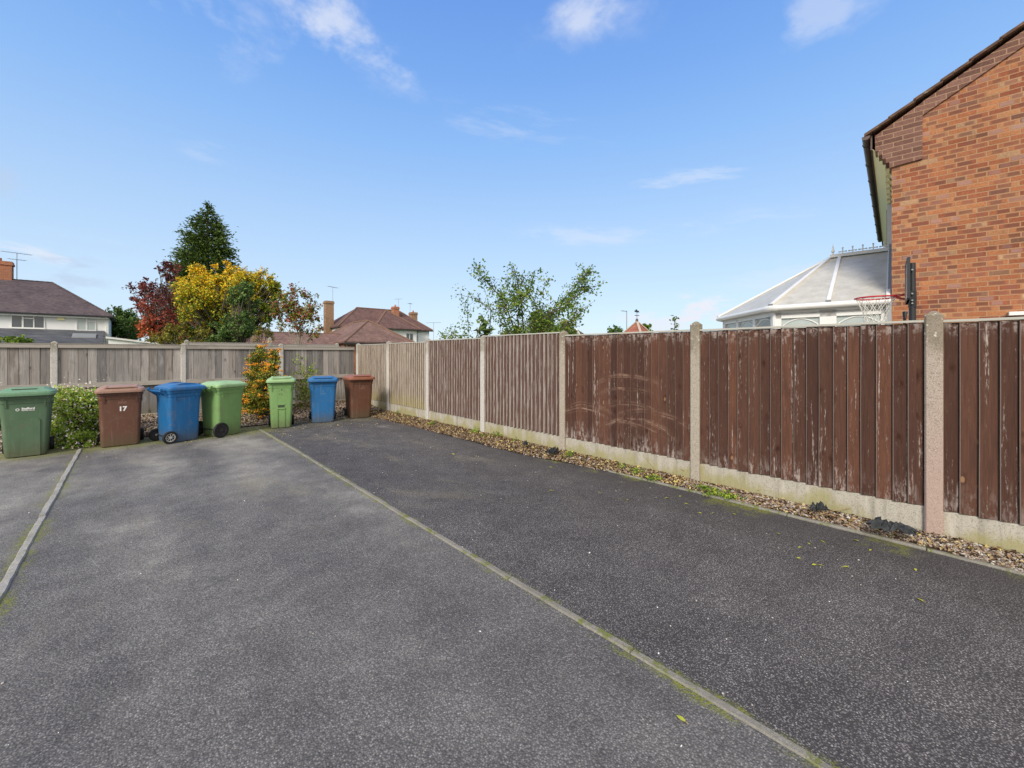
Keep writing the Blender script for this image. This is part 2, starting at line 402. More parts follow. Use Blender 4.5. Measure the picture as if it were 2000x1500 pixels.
postm = concrete('post_concrete', (.25, .215, .17), (.46, .41, .34)); postpink = concrete('pinkish_post_concrete', (.26, .21, .17), (.48, .40, .34), pink=True)
postwhite = concrete('pale_post_concrete', (.40, .385, .36), (.60, .58, .55)); boardm = concrete('gravel_board_concrete', (.31, .285, .235), (.50, .465, .40), board=True)
capm = material('pale_capping_wood', lambda nt: nt.mix(nt.noise(nt.scale(nt.pos(), (1, 1, 20)), 4, 3, .6), (.30, .29, .25), (.55, .54, .48)), .8, .2)
def plastic(name, c, rough=.45, fade=.15):
    def fn(nt):
        o = nt.obj(); x, y, z = nt.sep(o)
        n = nt.noise(nt.scale(o, (3, 3, 1.2)), 3, 4, .65); f = nt.noise(o, 160, 2, .6); dirt = nt.noise(o, 9, 5, .7)
        k = nt.mix(n, tuple(q*(1-fade) for q in c), tuple(min(1, q*(1+fade)) for q in c))
        k = nt.mix(nt.step(dirt, .5, .72)*.35, k, (.15, .125, .09)); k = nt.mix(nt.step(z+(dirt-.5)*.4, .0, .3, .6, 0.), k, (.10, .085, .05))
        run = nt.noise(nt.scale(o, (26, 26, 1.2)), 1.3, 4, .65); k = nt.mix(nt.step(run, .56, .70)*.11, k, (.42, .40, .35)); k = nt.mix(nt.step(run, .44, .32)*.25, k, tuple(q*.5 for q in c))
        sc = nt.step(nt.noise(nt.scale(o, (60, 60, 4)), 2., 3, .6), .68, .74)*.18
        return nt.mix(sc, k, (.6, .6, .55)), f, nt.mix(n, (rough-.08,)*3, (rough+.15,)*3)
    return material(name, fn, rough, .4, bump=.15, dist=.002)
P_dg = plastic('dark_green_plastic', (.085, .15, .085)); P_dgl = plastic('faded_green_lid_plastic', (.15, .28, .165))
P_br = plastic('brown_plastic', (.12, .053, .034)); P_brl = plastic('faded_brown_lid_plastic', (.34, .205, .155), .42)
P_bl = plastic('blue_plastic', (.011, .115, .30)); P_bll = plastic('blue_lid_plastic', (.03, .14, .34), .33)
P_lg = plastic('light_green_plastic', (.165, .30, .105)); P_lgl = plastic('light_green_lid_plastic', (.30, .46, .23), .36)
P_br2 = plastic('darker_brown_plastic', (.11, .045, .026)); P_br2l = plastic('reddish_brown_lid_plastic', (.27, .10, .062), .4)
rubber = material('black_rubber', (.018, .018, .019), .75, .3); rimw = material('white_wheel_plastic', (.42, .42, .41), .5, .4)
rimb = material('black_wheel_plastic', (.035, .033, .036), .5, .4)
whitep = material('white_paint', (.78, .78, .76), .6, .3); faint_br = material('faded_brown_print', (.27, .15, .12), .6); faint_bl = material('faded_blue_print', (.08, .20, .38), .6)
darkp = material('dark_sticker', (.045, .06, .04), .6)
upvc = material('white_upvc', lambda nt: nt.mix(nt.noise(nt.pos(), 4, 4, .7), (.62, .62, .60), (.80, .80, .78)), .35, .4)
polycarb = material('grimy_polycarbonate', lambda nt: (nt.mix(nt.step(nt.noise(nt.pos(), 5, 5, .7), .3, .75), (.54, .515, .45), (.41, .385, .32)), None), .4, .4)
polyside = polycarb
glassm = material('dark_window_glass', lambda nt: nt.mix(nt.noise(nt.pos(), .7, 2, .5), (.03, .04, .045), (.10, .115, .12)), .06, .8)
blindm = material('pane_with_pale_blind', lambda nt: nt.mix(nt.noise(nt.scale(nt.pos(), (3, 3, .4)), 1.5, 2, .5), (.30, .36, .35), (.42, .47, .45)), .08, .7)
creamm = material('cream_soffit', (.94, .86, .50), .6); brownp = material('brown_gutter_plastic', (.085, .05, .042), .45, .4)
blackm = material('black_metal', (.02, .022, .026), .45, .4); greym = material('galvanised_metal', (.3, .31, .32), .5, .5, metal=.4)
redm = material('red_metal', (.45, .02, .03), .4, .4); netm = material('white_cord', (.66, .65, .58), .8); boardpl = material('grey_backboard', (.10, .10, .115), .3, .5)
blackpl = material('torn_black_plastic', lambda nt: (nt.mix(nt.noise(nt.pos(), 20, 3, .6), (.01, .011, .012), (.035, .04, .045)), nt.noise(nt.pos(), 30, 3, .6)), .6, .3, bump=.8)
twigm = material('dry_stems', (.30, .21, .11), .9, .1)
render_w = material('white_render', lambda nt: nt.mix(nt.noise(nt.pos(), 1.5, 5, .7), (.70, .71, .71), (.84, .84, .83)), .9, .2)
def brick(name, cols, mortar, frame=None, dark=True, cw=.205, ch=.073, mw=.011):
    "hand-made brick bond: every brick has its own shade; frame = (origin, direction) of the wall in plan"
    def fn(nt):
        p = nt.pos(); x, y, z = nt.sep(p)
        (ox, oy), (dx, dy) = frame or ((0, 0), (1, 0))
        u = (x-ox)*dx+(y-oy)*dy
        row = (z/ch).floor(); fz = (z/ch).frac()
        uu = u/cw+(row*.5).frac()+nt.white(nt.comb(row, 3., 1.))*.12+400.
        colm = uu.floor(); fu = uu.frac()
        rnd = nt.white(nt.comb(row, colm, 7.)); r2 = nt.white(nt.comb(row, colm, 19.)); r3 = nt.white(nt.comb(row, colm, 31.))
        edge = nt.noise(p, 60, 2, .6)*.02
        du = nt.math('MINIMUM', fu, 1.-fu)*cw; dz = nt.math('MINIMUM', fz, 1.-fz)*ch
        dd = nt.math('MINIMUM', du, dz)-edge*.2
        mort = nt.step(dd, mw*.25, mw*.6, 1., 0.)
        c = nt.ramp(rnd, cols)
        f = nt.noise(p, 45, 4, .7); c = nt.mix(1., c, nt.ramp(f, [(.3, (.78, .76, .74)), (.7, (1.2, 1.18, 1.15))]), 'MULTIPLY')
        if dark:   # kiln-burnt patches that cover part of a brick
            off = (r3-.5)*.7; hw = .16+r2*.22
            blob = nt.step(((fu-.5-off*.6).abs())+(nt.noise(p, 30, 2, .6)-.5)*.12, hw-.05, hw+.03, 1., 0.)*nt.step((fz-.5).abs(), .25, .42, 1., 0.)
            on = nt.step(r2, .30, .34)
            dc = nt.ramp(r3, [(0, (.11, .05, .04)), (.4, (.24, .10, .07)), (.65, (.14, .065, .05)), (.82, (.34, .21, .19)), (.9, (.20, .08, .06)), (1, (.07, .045, .04))])
            c = nt.mix(blob*on*.72, c, dc)
        big = nt.noise(p, 1.4, 5, .7); c = nt.mix(1., c, nt.ramp(big, [(.3, (.78, .77, .76)), (.7, (1.16, 1.14, 1.12))]), 'MULTIPLY')
        mc = nt.mix(f, tuple(q*.8 for q in mortar), mortar)
        return nt.mix(mort, c, mc), (1.-mort)+f*.25
    return material(name, fn, .9, .15, bump=.5, dist=.006)
def tiles(name, a, b, axis=1, pitch=.10, tw=.17, lichen=None, sl=.6):
    "plain tile courses by height, each tile its own shade"
    def fn(nt):
        p = nt.pos(); x, y, z = nt.sep(p)
        row = (z/(pitch*sl)).floor(); fz = (z/(pitch*sl)).frac()
        u = (x+y)/tw+(row*.5).frac()+400.
        rnd = nt.white(nt.comb(row, u.floor(), 5.)); n = nt.noise(p, .8, 5, .7)
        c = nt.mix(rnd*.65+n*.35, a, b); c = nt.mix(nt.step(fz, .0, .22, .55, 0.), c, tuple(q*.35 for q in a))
        c = nt.mix(1., c, nt.ramp(n, [(.3, (.8, .8, .82)), (.7, (1.2, 1.18, 1.15))]), 'MULTIPLY')
        if lichen: c = nt.mix(nt.step(nt.noise(p, 14, 4, .7), .6, .7)*.6, c, lichen)
        return c, fz
    return material(name, fn, .85, .2, bump=.6, dist=.03)
def leafmat(name, stops, trans=.25):
    return material(name, lambda nt: nt.ramp(nt.attr(), stops), .55, .3, trans=trans)
L_yel = leafmat('yellow_autumn_leaf', [(0, (.08, .12, .018)), (.3, (.24, .30, .02)), (.6, (.55, .48, .025)), (.8, (.78, .54, .02)), (1, (.88, .52, .025))])
L_cop = leafmat('copper_leaf', [(0, (.06, .022, .024)), (.3, (.18, .05, .042)), (.6, (.42, .09, .045)), (.8, (.60, .19, .06)), (1, (.55, .07, .06))])
L_con = leafmat('conifer_needle', [(0, (.03, .055, .014)), (.5, (.075, .125, .02)), (.85, (.13, .19, .03)), (1, (.19, .24, .045))], .1)
L_grn = leafmat('green_leaf', [(0, (.03, .065, .016)), (.4, (.07, .14, .03)), (.8, (.13, .22, .045)), (1, (.24, .32, .06))])
L_olv = leafmat('olive_leaf', [(0, (.06, .08, .012)), (.4, (.17, .18, .02)), (.8, (.30, .28, .03)), (1, (.45, .25, .05))])
L_mix = leafmat('green_red_leaf', [(0, (.07, .12, .02)), (.35, (.17, .22, .03)), (.55, (.33, .32, .04)), (.6, (.22, .06, .035)), (1, (.38, .09, .045))])
L_sprs = leafmat('sparse_tree_leaf', [(0, (.05, .10, .02)), (.5, (.12, .21, .03)), (.85, (.22, .31, .04)), (1, (.34, .34, .05))])
L_bush = leafmat('bush_leaf', [(0, (.12, .22, .035)), (.3, (.30, .46, .055)), (.6, (.42, .58, .08)), (.88, (.66, .76, .18)), (1, (.70, .35, .14))])
L_pyr = leafmat('pyracantha_leaf', [(0, (.04, .07, .015)), (.4, (.12, .17, .02)), (.75, (.30, .32, .03)), (1, (.55, .45, .05))])
L_flow = leafmat('pale_flower', [(0, (.65, .42, .34)), (.3, (.85, .78, .68)), (1, (.92, .91, .86))], .2)
L_weed = leafmat('weed_leaf', [(0, (.06, .13, .02)), (.5, (.17, .28, .03)), (1, (.38, .45, .05))])
L_yl = leafmat('fallen_leaf', [(0, (.28, .36, .04)), (.6, (.55, .52, .06)), (1, (.5, .3, .06))], .1)
berrym = material('orange_berries', lambda nt: nt.ramp(nt.attr(), [(0, (.55, .18, .008)), (.6, (.80, .33, .012)), (1, (.85, .45, .03))]), .4, .4)
barkm = material('bark', lambda nt: nt.mix(nt.noise(nt.scale(nt.pos(), (1, 1, .3)), 12, 4, .7), (.05, .038, .028), (.17, .14, .11)), .9, .1)
barkpale = material('pale_bark', (.32, .28, .23), .9, .1)
# ================================================================ ground
FX = 4.755
def sheet(name, x0, y0, x1, y1, z, mat, n=1):
    mb = MB(); mb.add([(x0,y0,z),(x1,y0,z),(x1,y1,z),(x0,y1,z)], [(0,1,2,3)]); o = mb.build(name, mat); return tag(o, kind='structure')
sheet('bounce_slab', 4.9, -9, 16, 10, -.06, material('pale_bounce_paving', lambda nt: (nt.mix(nt.noise(nt.pos(), 3, 4, .7), (.42, .38, .31), (.62, .57, .48)), None), .9, .1))  # unseen pale slab, added to bounce light up to the soffit
sheet('ground', -600, -600, 600, 600, -.12, grass_m)
# tarmac with a gentle unevenness
def hgt(x, y): return .012*mnoise.noise(Vector((x*.35, y*.35, 3.1)))+.004*mnoise.noise(Vector((x*1.3, y*1.3, .2)))
nx, ny = 150, 150; X = np.linspace(-14, 4.62, nx); Y = np.linspace(-9, BACKY+.02, ny)
V = [(x, y, hgt(x, y)) for y in Y for x in X]
Fq = np.array([(j*nx+i, j*nx+i+1, (j+1)*nx+i+1, (j+1)*nx+i) for j in range(ny-1) for i in range(nx-1)])
tag(np_mesh('tarmac', np.array(V), Fq, asphalt, None, None, True), kind='structure')
# kerbs: short concrete edgings end to end
def kerb_run(name, a, b, w=.042, zt=.009, seg=.915, offs=()):
    mb = MB(); a = Vector(a); b = Vector(b); L = (b-a).length; d = (b-a)/L; n = Vector((-d.y, d.x)); t = 0; k = 0
    while t < L-.02:
        t1 = min(t+seg, L); o = n*random.uniform(-.004, .004); dz = random.uniform(-.003, .004)
        p0 = a+d*(t+.004)+o; p1 = a+d*(t1-.004)+n*random.uniform(-.004, .004)
        m = 10; vs = []; 
        for i in range(m+1):
            q = p0+(p1-p0)*(i/m); h = hgt(q.x, q.y)+zt+dz; e = random.uniform(-.003, .003)
            for s_, hh in ((-1, h-.12), (-1, h-.010), (-.72, h), (.72, h), (1, h-.010), (1, h-.12)):
                vs.append((q.x+n.x*(w/2*s_+e), q.y+n.y*(w/2*s_+e), hh+random.uniform(-.0015, .0015)))
        fs = [(i*6+j, i*6+j+1, (i+1)*6+j+1, (i+1)*6+j) for i in range(m) for j in range(5)]+[(5,4,3,2,1,0), tuple(m*6+j for j in range(6))]
        mb.add(vs, fs); t = t1; k += 1
    return tag(mb.build(name, kerbm), kind='structure')
kerb_run('kerb', (LX, -8), (LX, BACKY-.45), w=.05, zt=.012)
kerb_run('kerb', (MX, -8), (MX+.01, BACKY-.03))
kerb_run('kerb', (LX-5, BACKY), (FX-.1, BACKY), zt=.02)
kerb_run('kerb', (RX-.0, -8), (RX-.02, 3.3), w=.045, zt=.016)
# raised planting bed in front of the back fence, and the narrow strip along the side fence
def bed_z(x, y): return .015+max(0, min(1, (y-BACKY)/1.8))*.19+.02*mnoise.noise(Vector((x*2, y*2, 0)))
nx, ny = 120, 24; X = np.linspace(-9, FX, nx); Y = np.linspace(BACKY+.01, 11.86, ny)
V = [(x, y, bed_z(x, y)) for y in Y for x in X]
Fq = np.array([(j*nx+i, j*nx+i+1, (j+1)*nx+i+1, (j+1)*nx+i) for j in range(ny-1) for i in range(nx-1)])
tag(np_mesh('soil_bed', np.array(V), Fq, soil, None, None, True), kind='structure')
def edge_x(y):   # where the debris of the strip ends on the tarmac side
    w = np.clip((y-2.6)/2.0, 0, 1); w2 = np.clip((y-6)/3, 0, 1)
    return RX+.03-.26*w-.10*w2
def strip_z(x, y):
    t = max(0., min(1., (x-edge_x(y))/(FX-edge_x(y)))); return .006+.05*t+.012*mnoise.noise(Vector((x*5, y*3, 1)))*min(1, t*4)
nx, ny = 14, 220; Y = np.linspace(-8, BACKY+.03, ny); V = []
for y in Y:
    e = float(edge_x(y))+.02*mnoise.noise(Vector((y*2.5, 0, 4)))
    for i in range(nx): x = e+(FX+.03-e)*i/(nx-1); V.append((x, y, max(hgt(x, y)+.003, strip_z(x, y))))
Fq = np.array([(j*nx+i, j*nx+i+1, (j+1)*nx+i+1, (j+1)*nx+i) for j in range(ny-1) for i in range(nx-1)])
tag(np_mesh('soil_strip', np.array(V), Fq, soil, None, None, True), kind='structure')
# stones
n = 15000; y = -1.5+11.4*rng.random(n)**1.25; t = rng.random(n); e = edge_x(y)+.03*np.sin(y*7)+.02*rng.normal(size=n)
x = e+(FX-.02-e)*t
P = np.stack([x, y, np.array([max(hgt(a, b)+.003, strip_z(a, b)) for a, b in zip(x, y)])], 1)
P[:, 2] += .004
keep = (x < FX-.01)
r = rng.random(n); r = np.where((y > 4.5), r*.62, r)
tag(pebbles(P[keep], (.006+.011*rng.random(n)**1.5)[keep], 'strip_gravel', pebm, rnd=r[keep]), kind='stuff')
n = 13000; x = -2.2+6.9*rng.random(n); y = BACKY+.04+1.85*rng.random(n)
P = np.stack([x, y, np.array([bed_z(a, b) for a, b in zip(x, y)])+.004], 1)
tag(pebbles(P, .011+.017*rng.random(n)**1.5, 'bed_gravel', pebm, rnd=rng.random(n)*.97), kind='stuff')
# grit on the tarmac, denser in the bay by the fence
n = 1500; x = -2+6.3*rng.random(n); y = .2+9.4*rng.random(n)**1.1
kp = (x > MX) | (rng.random(n) < .35); x, y = x[kp], y[kp]
P = np.stack([x, y, np.array([hgt(a, b) for a, b in zip(x, y)])+.002], 1)
tag(pebbles(P, .0022+.0055*rng.random(len(x))**4, 'loose_grit', gritm, squash=.5), kind='stuff')
# leaf litter along the strip and the bed
def litter_pts(n, y0, y1):
    y = y0+(y1-y0)*rng.random(n); e = edge_x(y); t = rng.random(n)**.9
    x = e-.03+(FX-.03-e+.03)*t
    return np.stack([x, y, np.array([max(hgt(a, b)+.004, strip_z(a, b)) for a, b in zip(x, y)])+.008+.012*rng.random(n)], 1)
P = np.concatenate([litter_pts(5200, 2.2, 9.9), litter_pts(900, -1.0, 2.4)])
tag(leaves(P, .032, rng.random(len(P))*.9, 'leaf_litter', litterm, flat=2.2, aspect=.6, fold=.7), kind='stuff')
n = 1500; x = -1+5.6*rng.random(n); y = BACKY+.1+1.7*rng.random(n)
P = np.stack([x, y, np.array([bed_z(a, b) for a, b in zip(x, y)])+.02], 1)
tag(leaves(P, .05, rng.random(n), 'leaf_litter', litterm, flat=2.2, fold=.6), kind='stuff')
n = 260; x = LX+.1+5*rng.random(n); y = BACKY-.05-rng.random(n)**2*1.6
P = np.stack([x, y, np.array([hgt(a, b) for a, b in zip(x, y)])+.008], 1)
tag(leaves(P, .028, rng.random(n)*.4+.6, 'leaf_litter', litterm, flat=3, fold=.5), kind='stuff')
# weeds and low green growth in the strip
def tuft(mb_pts, c, n, r, h):
    q = rng.normal(size=(n, 3))*np.array([r, r, h])*.5; q[:, 2] = np.abs(q[:, 2]); mb_pts.append(np.array(c)+q)
pts = []
for px, py, n, r, h in ((779, 808, 120, .10, .07), (797, 815, 60, .07, .04), (843, 829, 90, .09, .06), (929, 845, 150, .10, .08), (974, 853, 190, .14, .09), (945, 852, 60, .06, .04), (1112, 890, 90, .08, .06), (1216, 912, 70, .08, .03), (1245, 920, 90, .09, .03), (1275, 935, 90, .10, .03),
                    (1395, 962, 110, .13, .015), (1420, 968, 110, .13, .015), (1380, 952, 120, .10, .015), (1798, 1018, 60, .05, .03), (1005, 862, 70, .08, .04)):
    Z = 1.46*816/(py-690); c = at(px, py, Z); tuft(pts, c, n, r, h)
P = np.concatenate(pts); tag(leaves(P, .03, rng.random(len(P)), 'weeds', L_weed, flat=.6), kind='stuff')
# bare stems leaning in the strip
mb = MB()
for (x0, y0, x1, y1) in ((1288, 932, 1258, 892), (1345, 932, 1331, 916), (1315, 931, 1314, 921), (1500, 965, 1478, 957), (1600, 1005, 1668, 992), (1760, 1022, 1700, 1030), (1865, 1068, 1905, 1055), (1860, 1075, 1868, 1062), (1520, 975, 1545, 969)):
    Z = 1.45*816/(y0-690); a = at(x0, y0, Z); b = at(x1, y1, Z*.995); m_ = (a+b)/2+Vector((0, 0, .01)); mb.tube([a, m_, b], [.004, .003, .0015], 5)
tag(mb.build('dry_stems', twigm), kind='stuff')
# fallen yellow leaves that lie singly on the dark bay
spots = [(1590,1103),(1603,1104),(1653,1108),(1788,1113),(1797,1172),(1560,1090),(1700,1075),(1580,1062),(1606,1058),(1672,1057),(1520,1042),(1562,1069),(1303,974),(1328,970),(1367,1003),(1392,1003),(1434,1005),(1226,978),(1210,975),(1076,959),(1075,913),(943,848),(930,891),(889,855),(885,887),(834,838),(792,830),(1170,963),(1340,985),(1330,1408),(1765,1047),(1003,880),(1011,867),(1065,875)]
base = None
for i, (px, py) in enumerate(spots):
    Z = CAMZ*F/(py-HOR); p = at(px, py, Z)
    if base is None:
        s_ = .045; vs = []; 
        out = [(-.5, 0), (-.32, .17), (-.05, .27), (.2, .22), (.4, .1), (.55, 0), (.4, -.1), (.2, -.22), (-.05, -.27), (-.32, -.17)]
        V_ = [(a*s_, b*s_, abs(b)*s_*.55+.003+(a*a)*s_*.3) for a, b in out]; m_ = MB(); m_.add(V_, [(0,1,9),(1,2,8,9),(2,3,7,8),(3,4,6,7),(4,5,6)], .3)
        m_.tube([(-.5*s_, 0, .008), (-.8*s_, .003, .004)], .001, 4, .9)
        base = o = m_.build('fallen_leaf', L_yl)
    else: o = base.copy(); COL.objects.link(o)
    o.location = (p.x, p.y, hgt(p.x, p.y)); o.rotation_euler = (random.uniform(-.2, .2), random.uniform(-.2, .2), random.uniform(0, 6)); k = random.uniform(.55, 1.1); o.scale = (k, k, k)
    tag(o, 'single yellow green leaf lying loose on the dark tarmac', 'leaf', 'fallen leaves scattered on the tarmac')
# dark rubbish in the strip
def crumpled(name, c, sx, sy, sz, rz, label, seed):
    n_ = 11; V_ = []; 
    for j in range(n_):
        for i in range(n_):
            u, v = i/(n_-1)-.5, j/(n_-1)-.5; q = Vector((u*4+seed, v*4, seed))
            w = .75+.35*mnoise.noise(q*1.7)
            V_.append((u*sx*w, v*sy*w, sz*(.25+.9*abs(mnoise.noise(q))+.9*abs(mnoise.noise(q*2.9)))*(1-1.6*max(abs(u), abs(v))**2)))
    fs = [(j*n_+i, j*n_+i+1, (j+1)*n_+i+1, (j+1)*n_+i) for j in range(n_-1) for i in range(n_-1)]
    m_ = MB(); m_.add(V_, fs); o = m_.build(name, blackpl); o.location = c; o.rotation_euler = (0, 0, rz); tag(o, label, 'litter')
    md = o.modifiers.new('s', 'SOLIDIFY'); md.thickness = .003
c = at(1742, 1040, 1.42*816/350); crumpled('torn_plastic', c, .34, .15, .10, 1.9, 'torn black plastic scrap lying in gravel beside the lichened concrete post', 1.3)
c = at(1600, 1000, 1.44*816/310); crumpled('torn_plastic', c, .17, .10, .09, 2.1, 'small black plastic scrap poking up beside brown twigs in gravel strip', 5.1)
c = at(1079, 887, 1.44*816/196); c.x = min(c.x, 4.6); crumpled('dead_clump', c, .26, .16, .11, .4, 'dark clump of debris at foot of the post beside mottled panel', 8.2)
c = at(1026, 872, 1.44*816/183); c.x = min(c.x, 4.6); crumpled('dead_clump', c, .14, .08, .09, 1.4, 'smaller dark scrap against gravel board between weeds', 3.7)

# ================================================================ side fence (stained boards, concrete posts)
PY = [-3.65, -1.72, .209, 2.122, 4.106, 6.026, 7.965, 9.859, 11.79]
PTOP = [1.84, 1.84, 1.84, 1.862, 1.84, 1.833, 1.82, 1.81, 1.785]
BTOP = [1.755, 1.755, 1.762, 1.766, 1.813, 1.78, 1.748, 1.735]
BWOOD = [wood_red, wood_red, wood_red, wood_arc, wood_pur, wood_pur, wood_pale, wood_pale]
BLAB = ['', 'dark red brown feather edge panel nearest the camera', 'red brown feather edge panel with dark knots, left of the lichened post', 'red brown feather edge panel with swirling scuff marks', 'faded purple brown panel with white streaks, next to the scuffed one', 'faded purple brown panel with narrow pale edges, second from the scuffed one', 'bleached striped panel, one bay away from the corner', 'bleached striped panel in the far corner beside the brown bin']
side = empty('board_fence', (FX, 4, 0)); tag(side, 'long fence of feather edge boards in concrete posts along the right of the bays', 'fence')
Mi = Matrix.Translation((-FX, -4, 0))
def cpost(name, x, y, z, mat, parent, M, w=.105, lab=None):
    mb = MB(); h = w/2; b = .012
    mb.add([(x-h+b,y-h,-.1),(x+h-b,y-h,-.1),(x+h,y-h+b,-.1),(x+h,y+h-b,-.1),(x+h-b,y+h,-.1),(x-h+b,y+h,-.1),(x-h,y+h-b,-.1),(x-h,y-h+b,-.1)]+
           [(a, c_, z-.035) for a, c_ in ((x-h+b,y-h),(x+h-b,y-h),(x+h,y-h+b),(x+h,y+h-b),(x+h-b,y+h),(x-h+b,y+h),(x-h,y+h-b),(x-h,y-h+b))]+
           [(a, c_, z) for a, c_ in ((x-.012,y-.012),(x+.012,y-.012),(x+.012,y+.012),(x-.012,y+.012))],
           [(i, (i+1)%8, 8+(i+1)%8, 8+i) for i in range(8)]+[(8,9,17,16),(9,10,17),(10,11,18,17),(11,12,18),(12,13,19,18),(13,14,19),(14,15,16,19),(15,8,16),(16,17,18,19)])
    o = mb.build(name, mat, parent, M=M)
    if lab: o['label'] = lab
    return o
for i, y_ in enumerate(PY):
    mt = postpink if i == 2 else (postwhite if i >= 5 else postm)
    cpost('post', FX+.012, y_, PTOP[i], mt, side, Mi, lab='lichen spotted post with a pinkish face' if i == 2 else None)
for i in range(len(PY)-1):
    y0, y1 = PY[i]+.05, PY[i+1]-.05; zt = BTOP[i]; zb = .262
    panel = MB(); n_ = max(12, round((y1-y0)/(.098 if i < 4 else .086))); wd = (y1-y0)/n_; ya = y0
    cuts = [y0]; 
    for k in range(n_-1): cuts.append(y0+wd*(k+1)+random.uniform(-.009, .009))
    cuts.append(y1)
    for k in range(n_):
        a, b_ = cuts[k], cuts[k+1]; rv = random.random()*.98
        # thick edge at the far side of each board, thin edge tucked under its nearer neighbour
        tk = .026 if i < 4 else .034; tn = .004; ov = .012; ch_ = .006 if i < 4 else (.014 if i < 6 else .024); cup = random.uniform(-.002, .003)
        zb_ = zb+random.uniform(-.006, .004); zt_ = zt-.012-random.uniform(0, .006)
        x_b = FX+.012; nz = 5; vs = []
        for j in range(nz+1):
            z_ = zb_+(zt_-zb_)*j/nz; dx = .004*mnoise.noise(Vector((a*9, z_*1.4, i)))
            wv = .003*mnoise.noise(Vector((b_*7, z_*1.1, 3)))
            vs += [(x_b-tk+.004+dx, b_+wv, z_), (x_b-tk+dx, b_-ch_+wv, z_), (x_b-tk*(.6 if i < 4 else .7)-cup+dx, (a+b_)/2+(0 if i < 4 else .012+random.uniform(-.004, .004)), z_), (x_b-tn-.004+dx*.5, a+(.011 if i < 4 else .024), z_), (x_b-tn+dx*.5, a-ov, z_), (x_b, a-ov, z_), (x_b, b_+wv, z_)]
        fs = []; cc = []
        def A(f, c_): fs.append(f); cc.append(c_)
        for j in range(nz):
            o0, o1 = j*7, j*7+7
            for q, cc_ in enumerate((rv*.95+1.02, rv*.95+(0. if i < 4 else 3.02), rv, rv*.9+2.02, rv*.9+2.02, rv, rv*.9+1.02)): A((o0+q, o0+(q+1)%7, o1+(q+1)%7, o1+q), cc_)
        A(tuple(range(6, -1, -1)), rv); A(tuple(nz*7+q for q in range(7)), rv)
        b0 = len(panel.v); panel.v.extend(vs)
        for f, c_ in zip(fs, cc): panel.f.append(tuple(q+b0 for q in f)); panel.c.append(c_); panel.mi.append(0)
    # rails on the far side
    for z_ in (zb+.1, (zb+zt)/2, zt-.1): panel.box((FX+.014, y0, z_-.03), (FX+.05, y1, z_+.03), .5)
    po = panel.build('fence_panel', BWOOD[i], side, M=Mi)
    if BLAB[i]: po['label'] = BLAB[i]
    cp = MB(); sag = random.uniform(-.004, .004)
    cp.box((FX-.022, y0-.0, zt-.010), (FX+.026, y1, zt+.008)); cp.build('capping_rail', capm, po, M=Mi)
    gb = MB(); gx = FX+.004; gb.add([(gx,y0,-.12),(gx+.05,y0,-.12),(gx+.05,y1,-.12),(gx,y1,-.12),(gx,y0,zb-.014),(gx+.05,y0,zb-.014),(gx+.05,y1,zb-.014),(gx,y1,zb-.014),(gx+.008,y0,zb-.004),(gx+.042,y0,zb-.004),(gx+.042,y1,zb-.004),(gx+.008,y1,zb-.004)],
        [(0,3,2,1),(0,1,5,4),(1,2,6,5),(2,3,7,6),(3,0,4,7),(4,5,9,8),(5,6,10,9),(6,7,11,10),(7,4,8,11),(8,9,10,11)])
    gb.build('gravel_board', boardm, side, M=Mi)

# ================================================================ back fence (grey boards seen from the rail side)
def back_fence(name, Yf, posts, ztop, tops, label, zlow=.22, wood_m=wood_back):
    f = empty(name, (posts[len(posts)//2], Yf, 0)); tag(f, label, 'fence'); M = Matrix.Translation((-posts[len(posts)//2], -Yf, 0))
    for i, x_ in enumerate(posts):
        if i < len(posts)-1 or name != 'rail_fence': cpost('post', x_, Yf, tops[i], postwhite, f, M, w=.10)
    for i in range(len(posts)-1):
        x0, x1 = posts[i]+.05, posts[i+1]-.05; zt = ztop[i]; p_ = MB(); n_ = round((x1-x0)/.135)
        for (za, zb_, dy) in ((.90, zt-.07, 0), (zlow, .86, .012)):
            x_ = x0
            for k in range(n_):
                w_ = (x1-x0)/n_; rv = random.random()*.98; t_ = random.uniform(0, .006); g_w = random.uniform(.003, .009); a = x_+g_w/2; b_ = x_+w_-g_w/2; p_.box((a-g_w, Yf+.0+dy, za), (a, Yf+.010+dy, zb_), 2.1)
                p_.box((a, Yf-.012+t_+dy, za-random.uniform(0, .01)*(za < .5)), (b_, Yf+.008+t_+dy, zb_), rv); x_ += w_
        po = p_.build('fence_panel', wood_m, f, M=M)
        r_ = MB(); r_.box((x0, Yf-.045, zt-.085), (x1, Yf-.013, zt-.012)); r_.box((x0, Yf-.052, zt-.012), (x1, Yf+.03, zt)); r_.build('top_rail', railm, po, M=M)
        r_ = MB(); r_.box((x0, Yf-.048, .825), (x1, Yf-.013, .915)); r_.build('middle_rail', railm, po, M=M)
        g_ = MB(); g_.box((x0, Yf-.02, -.1), (x1, Yf+.03, zlow-.006)); g_.build('gravel_board', boardm, po, M=M)
    return f
BY = 11.83
bf = back_fence('rail_fence', BY, [-7.0, -5.04, -3.08, -1.117, .83, 2.79, 4.70], [1.68, 1.68, 1.69, 1.69, 1.685, 1.68], [1.76, 1.76, 1.76, 1.735, 1.73, 1.75, 1.7], 'weathered grey board fence with rails across the far end behind the bins')
# second fence of the neighbour just behind
bf2 = back_fence('neighbour_fence', 14.0, [1.05, 3.0, 4.95], [1.80, 1.78], [1.86, 1.97, 1.84], 'neighbouring pale fence whose post tops peek over the grey fence behind the pyracantha')
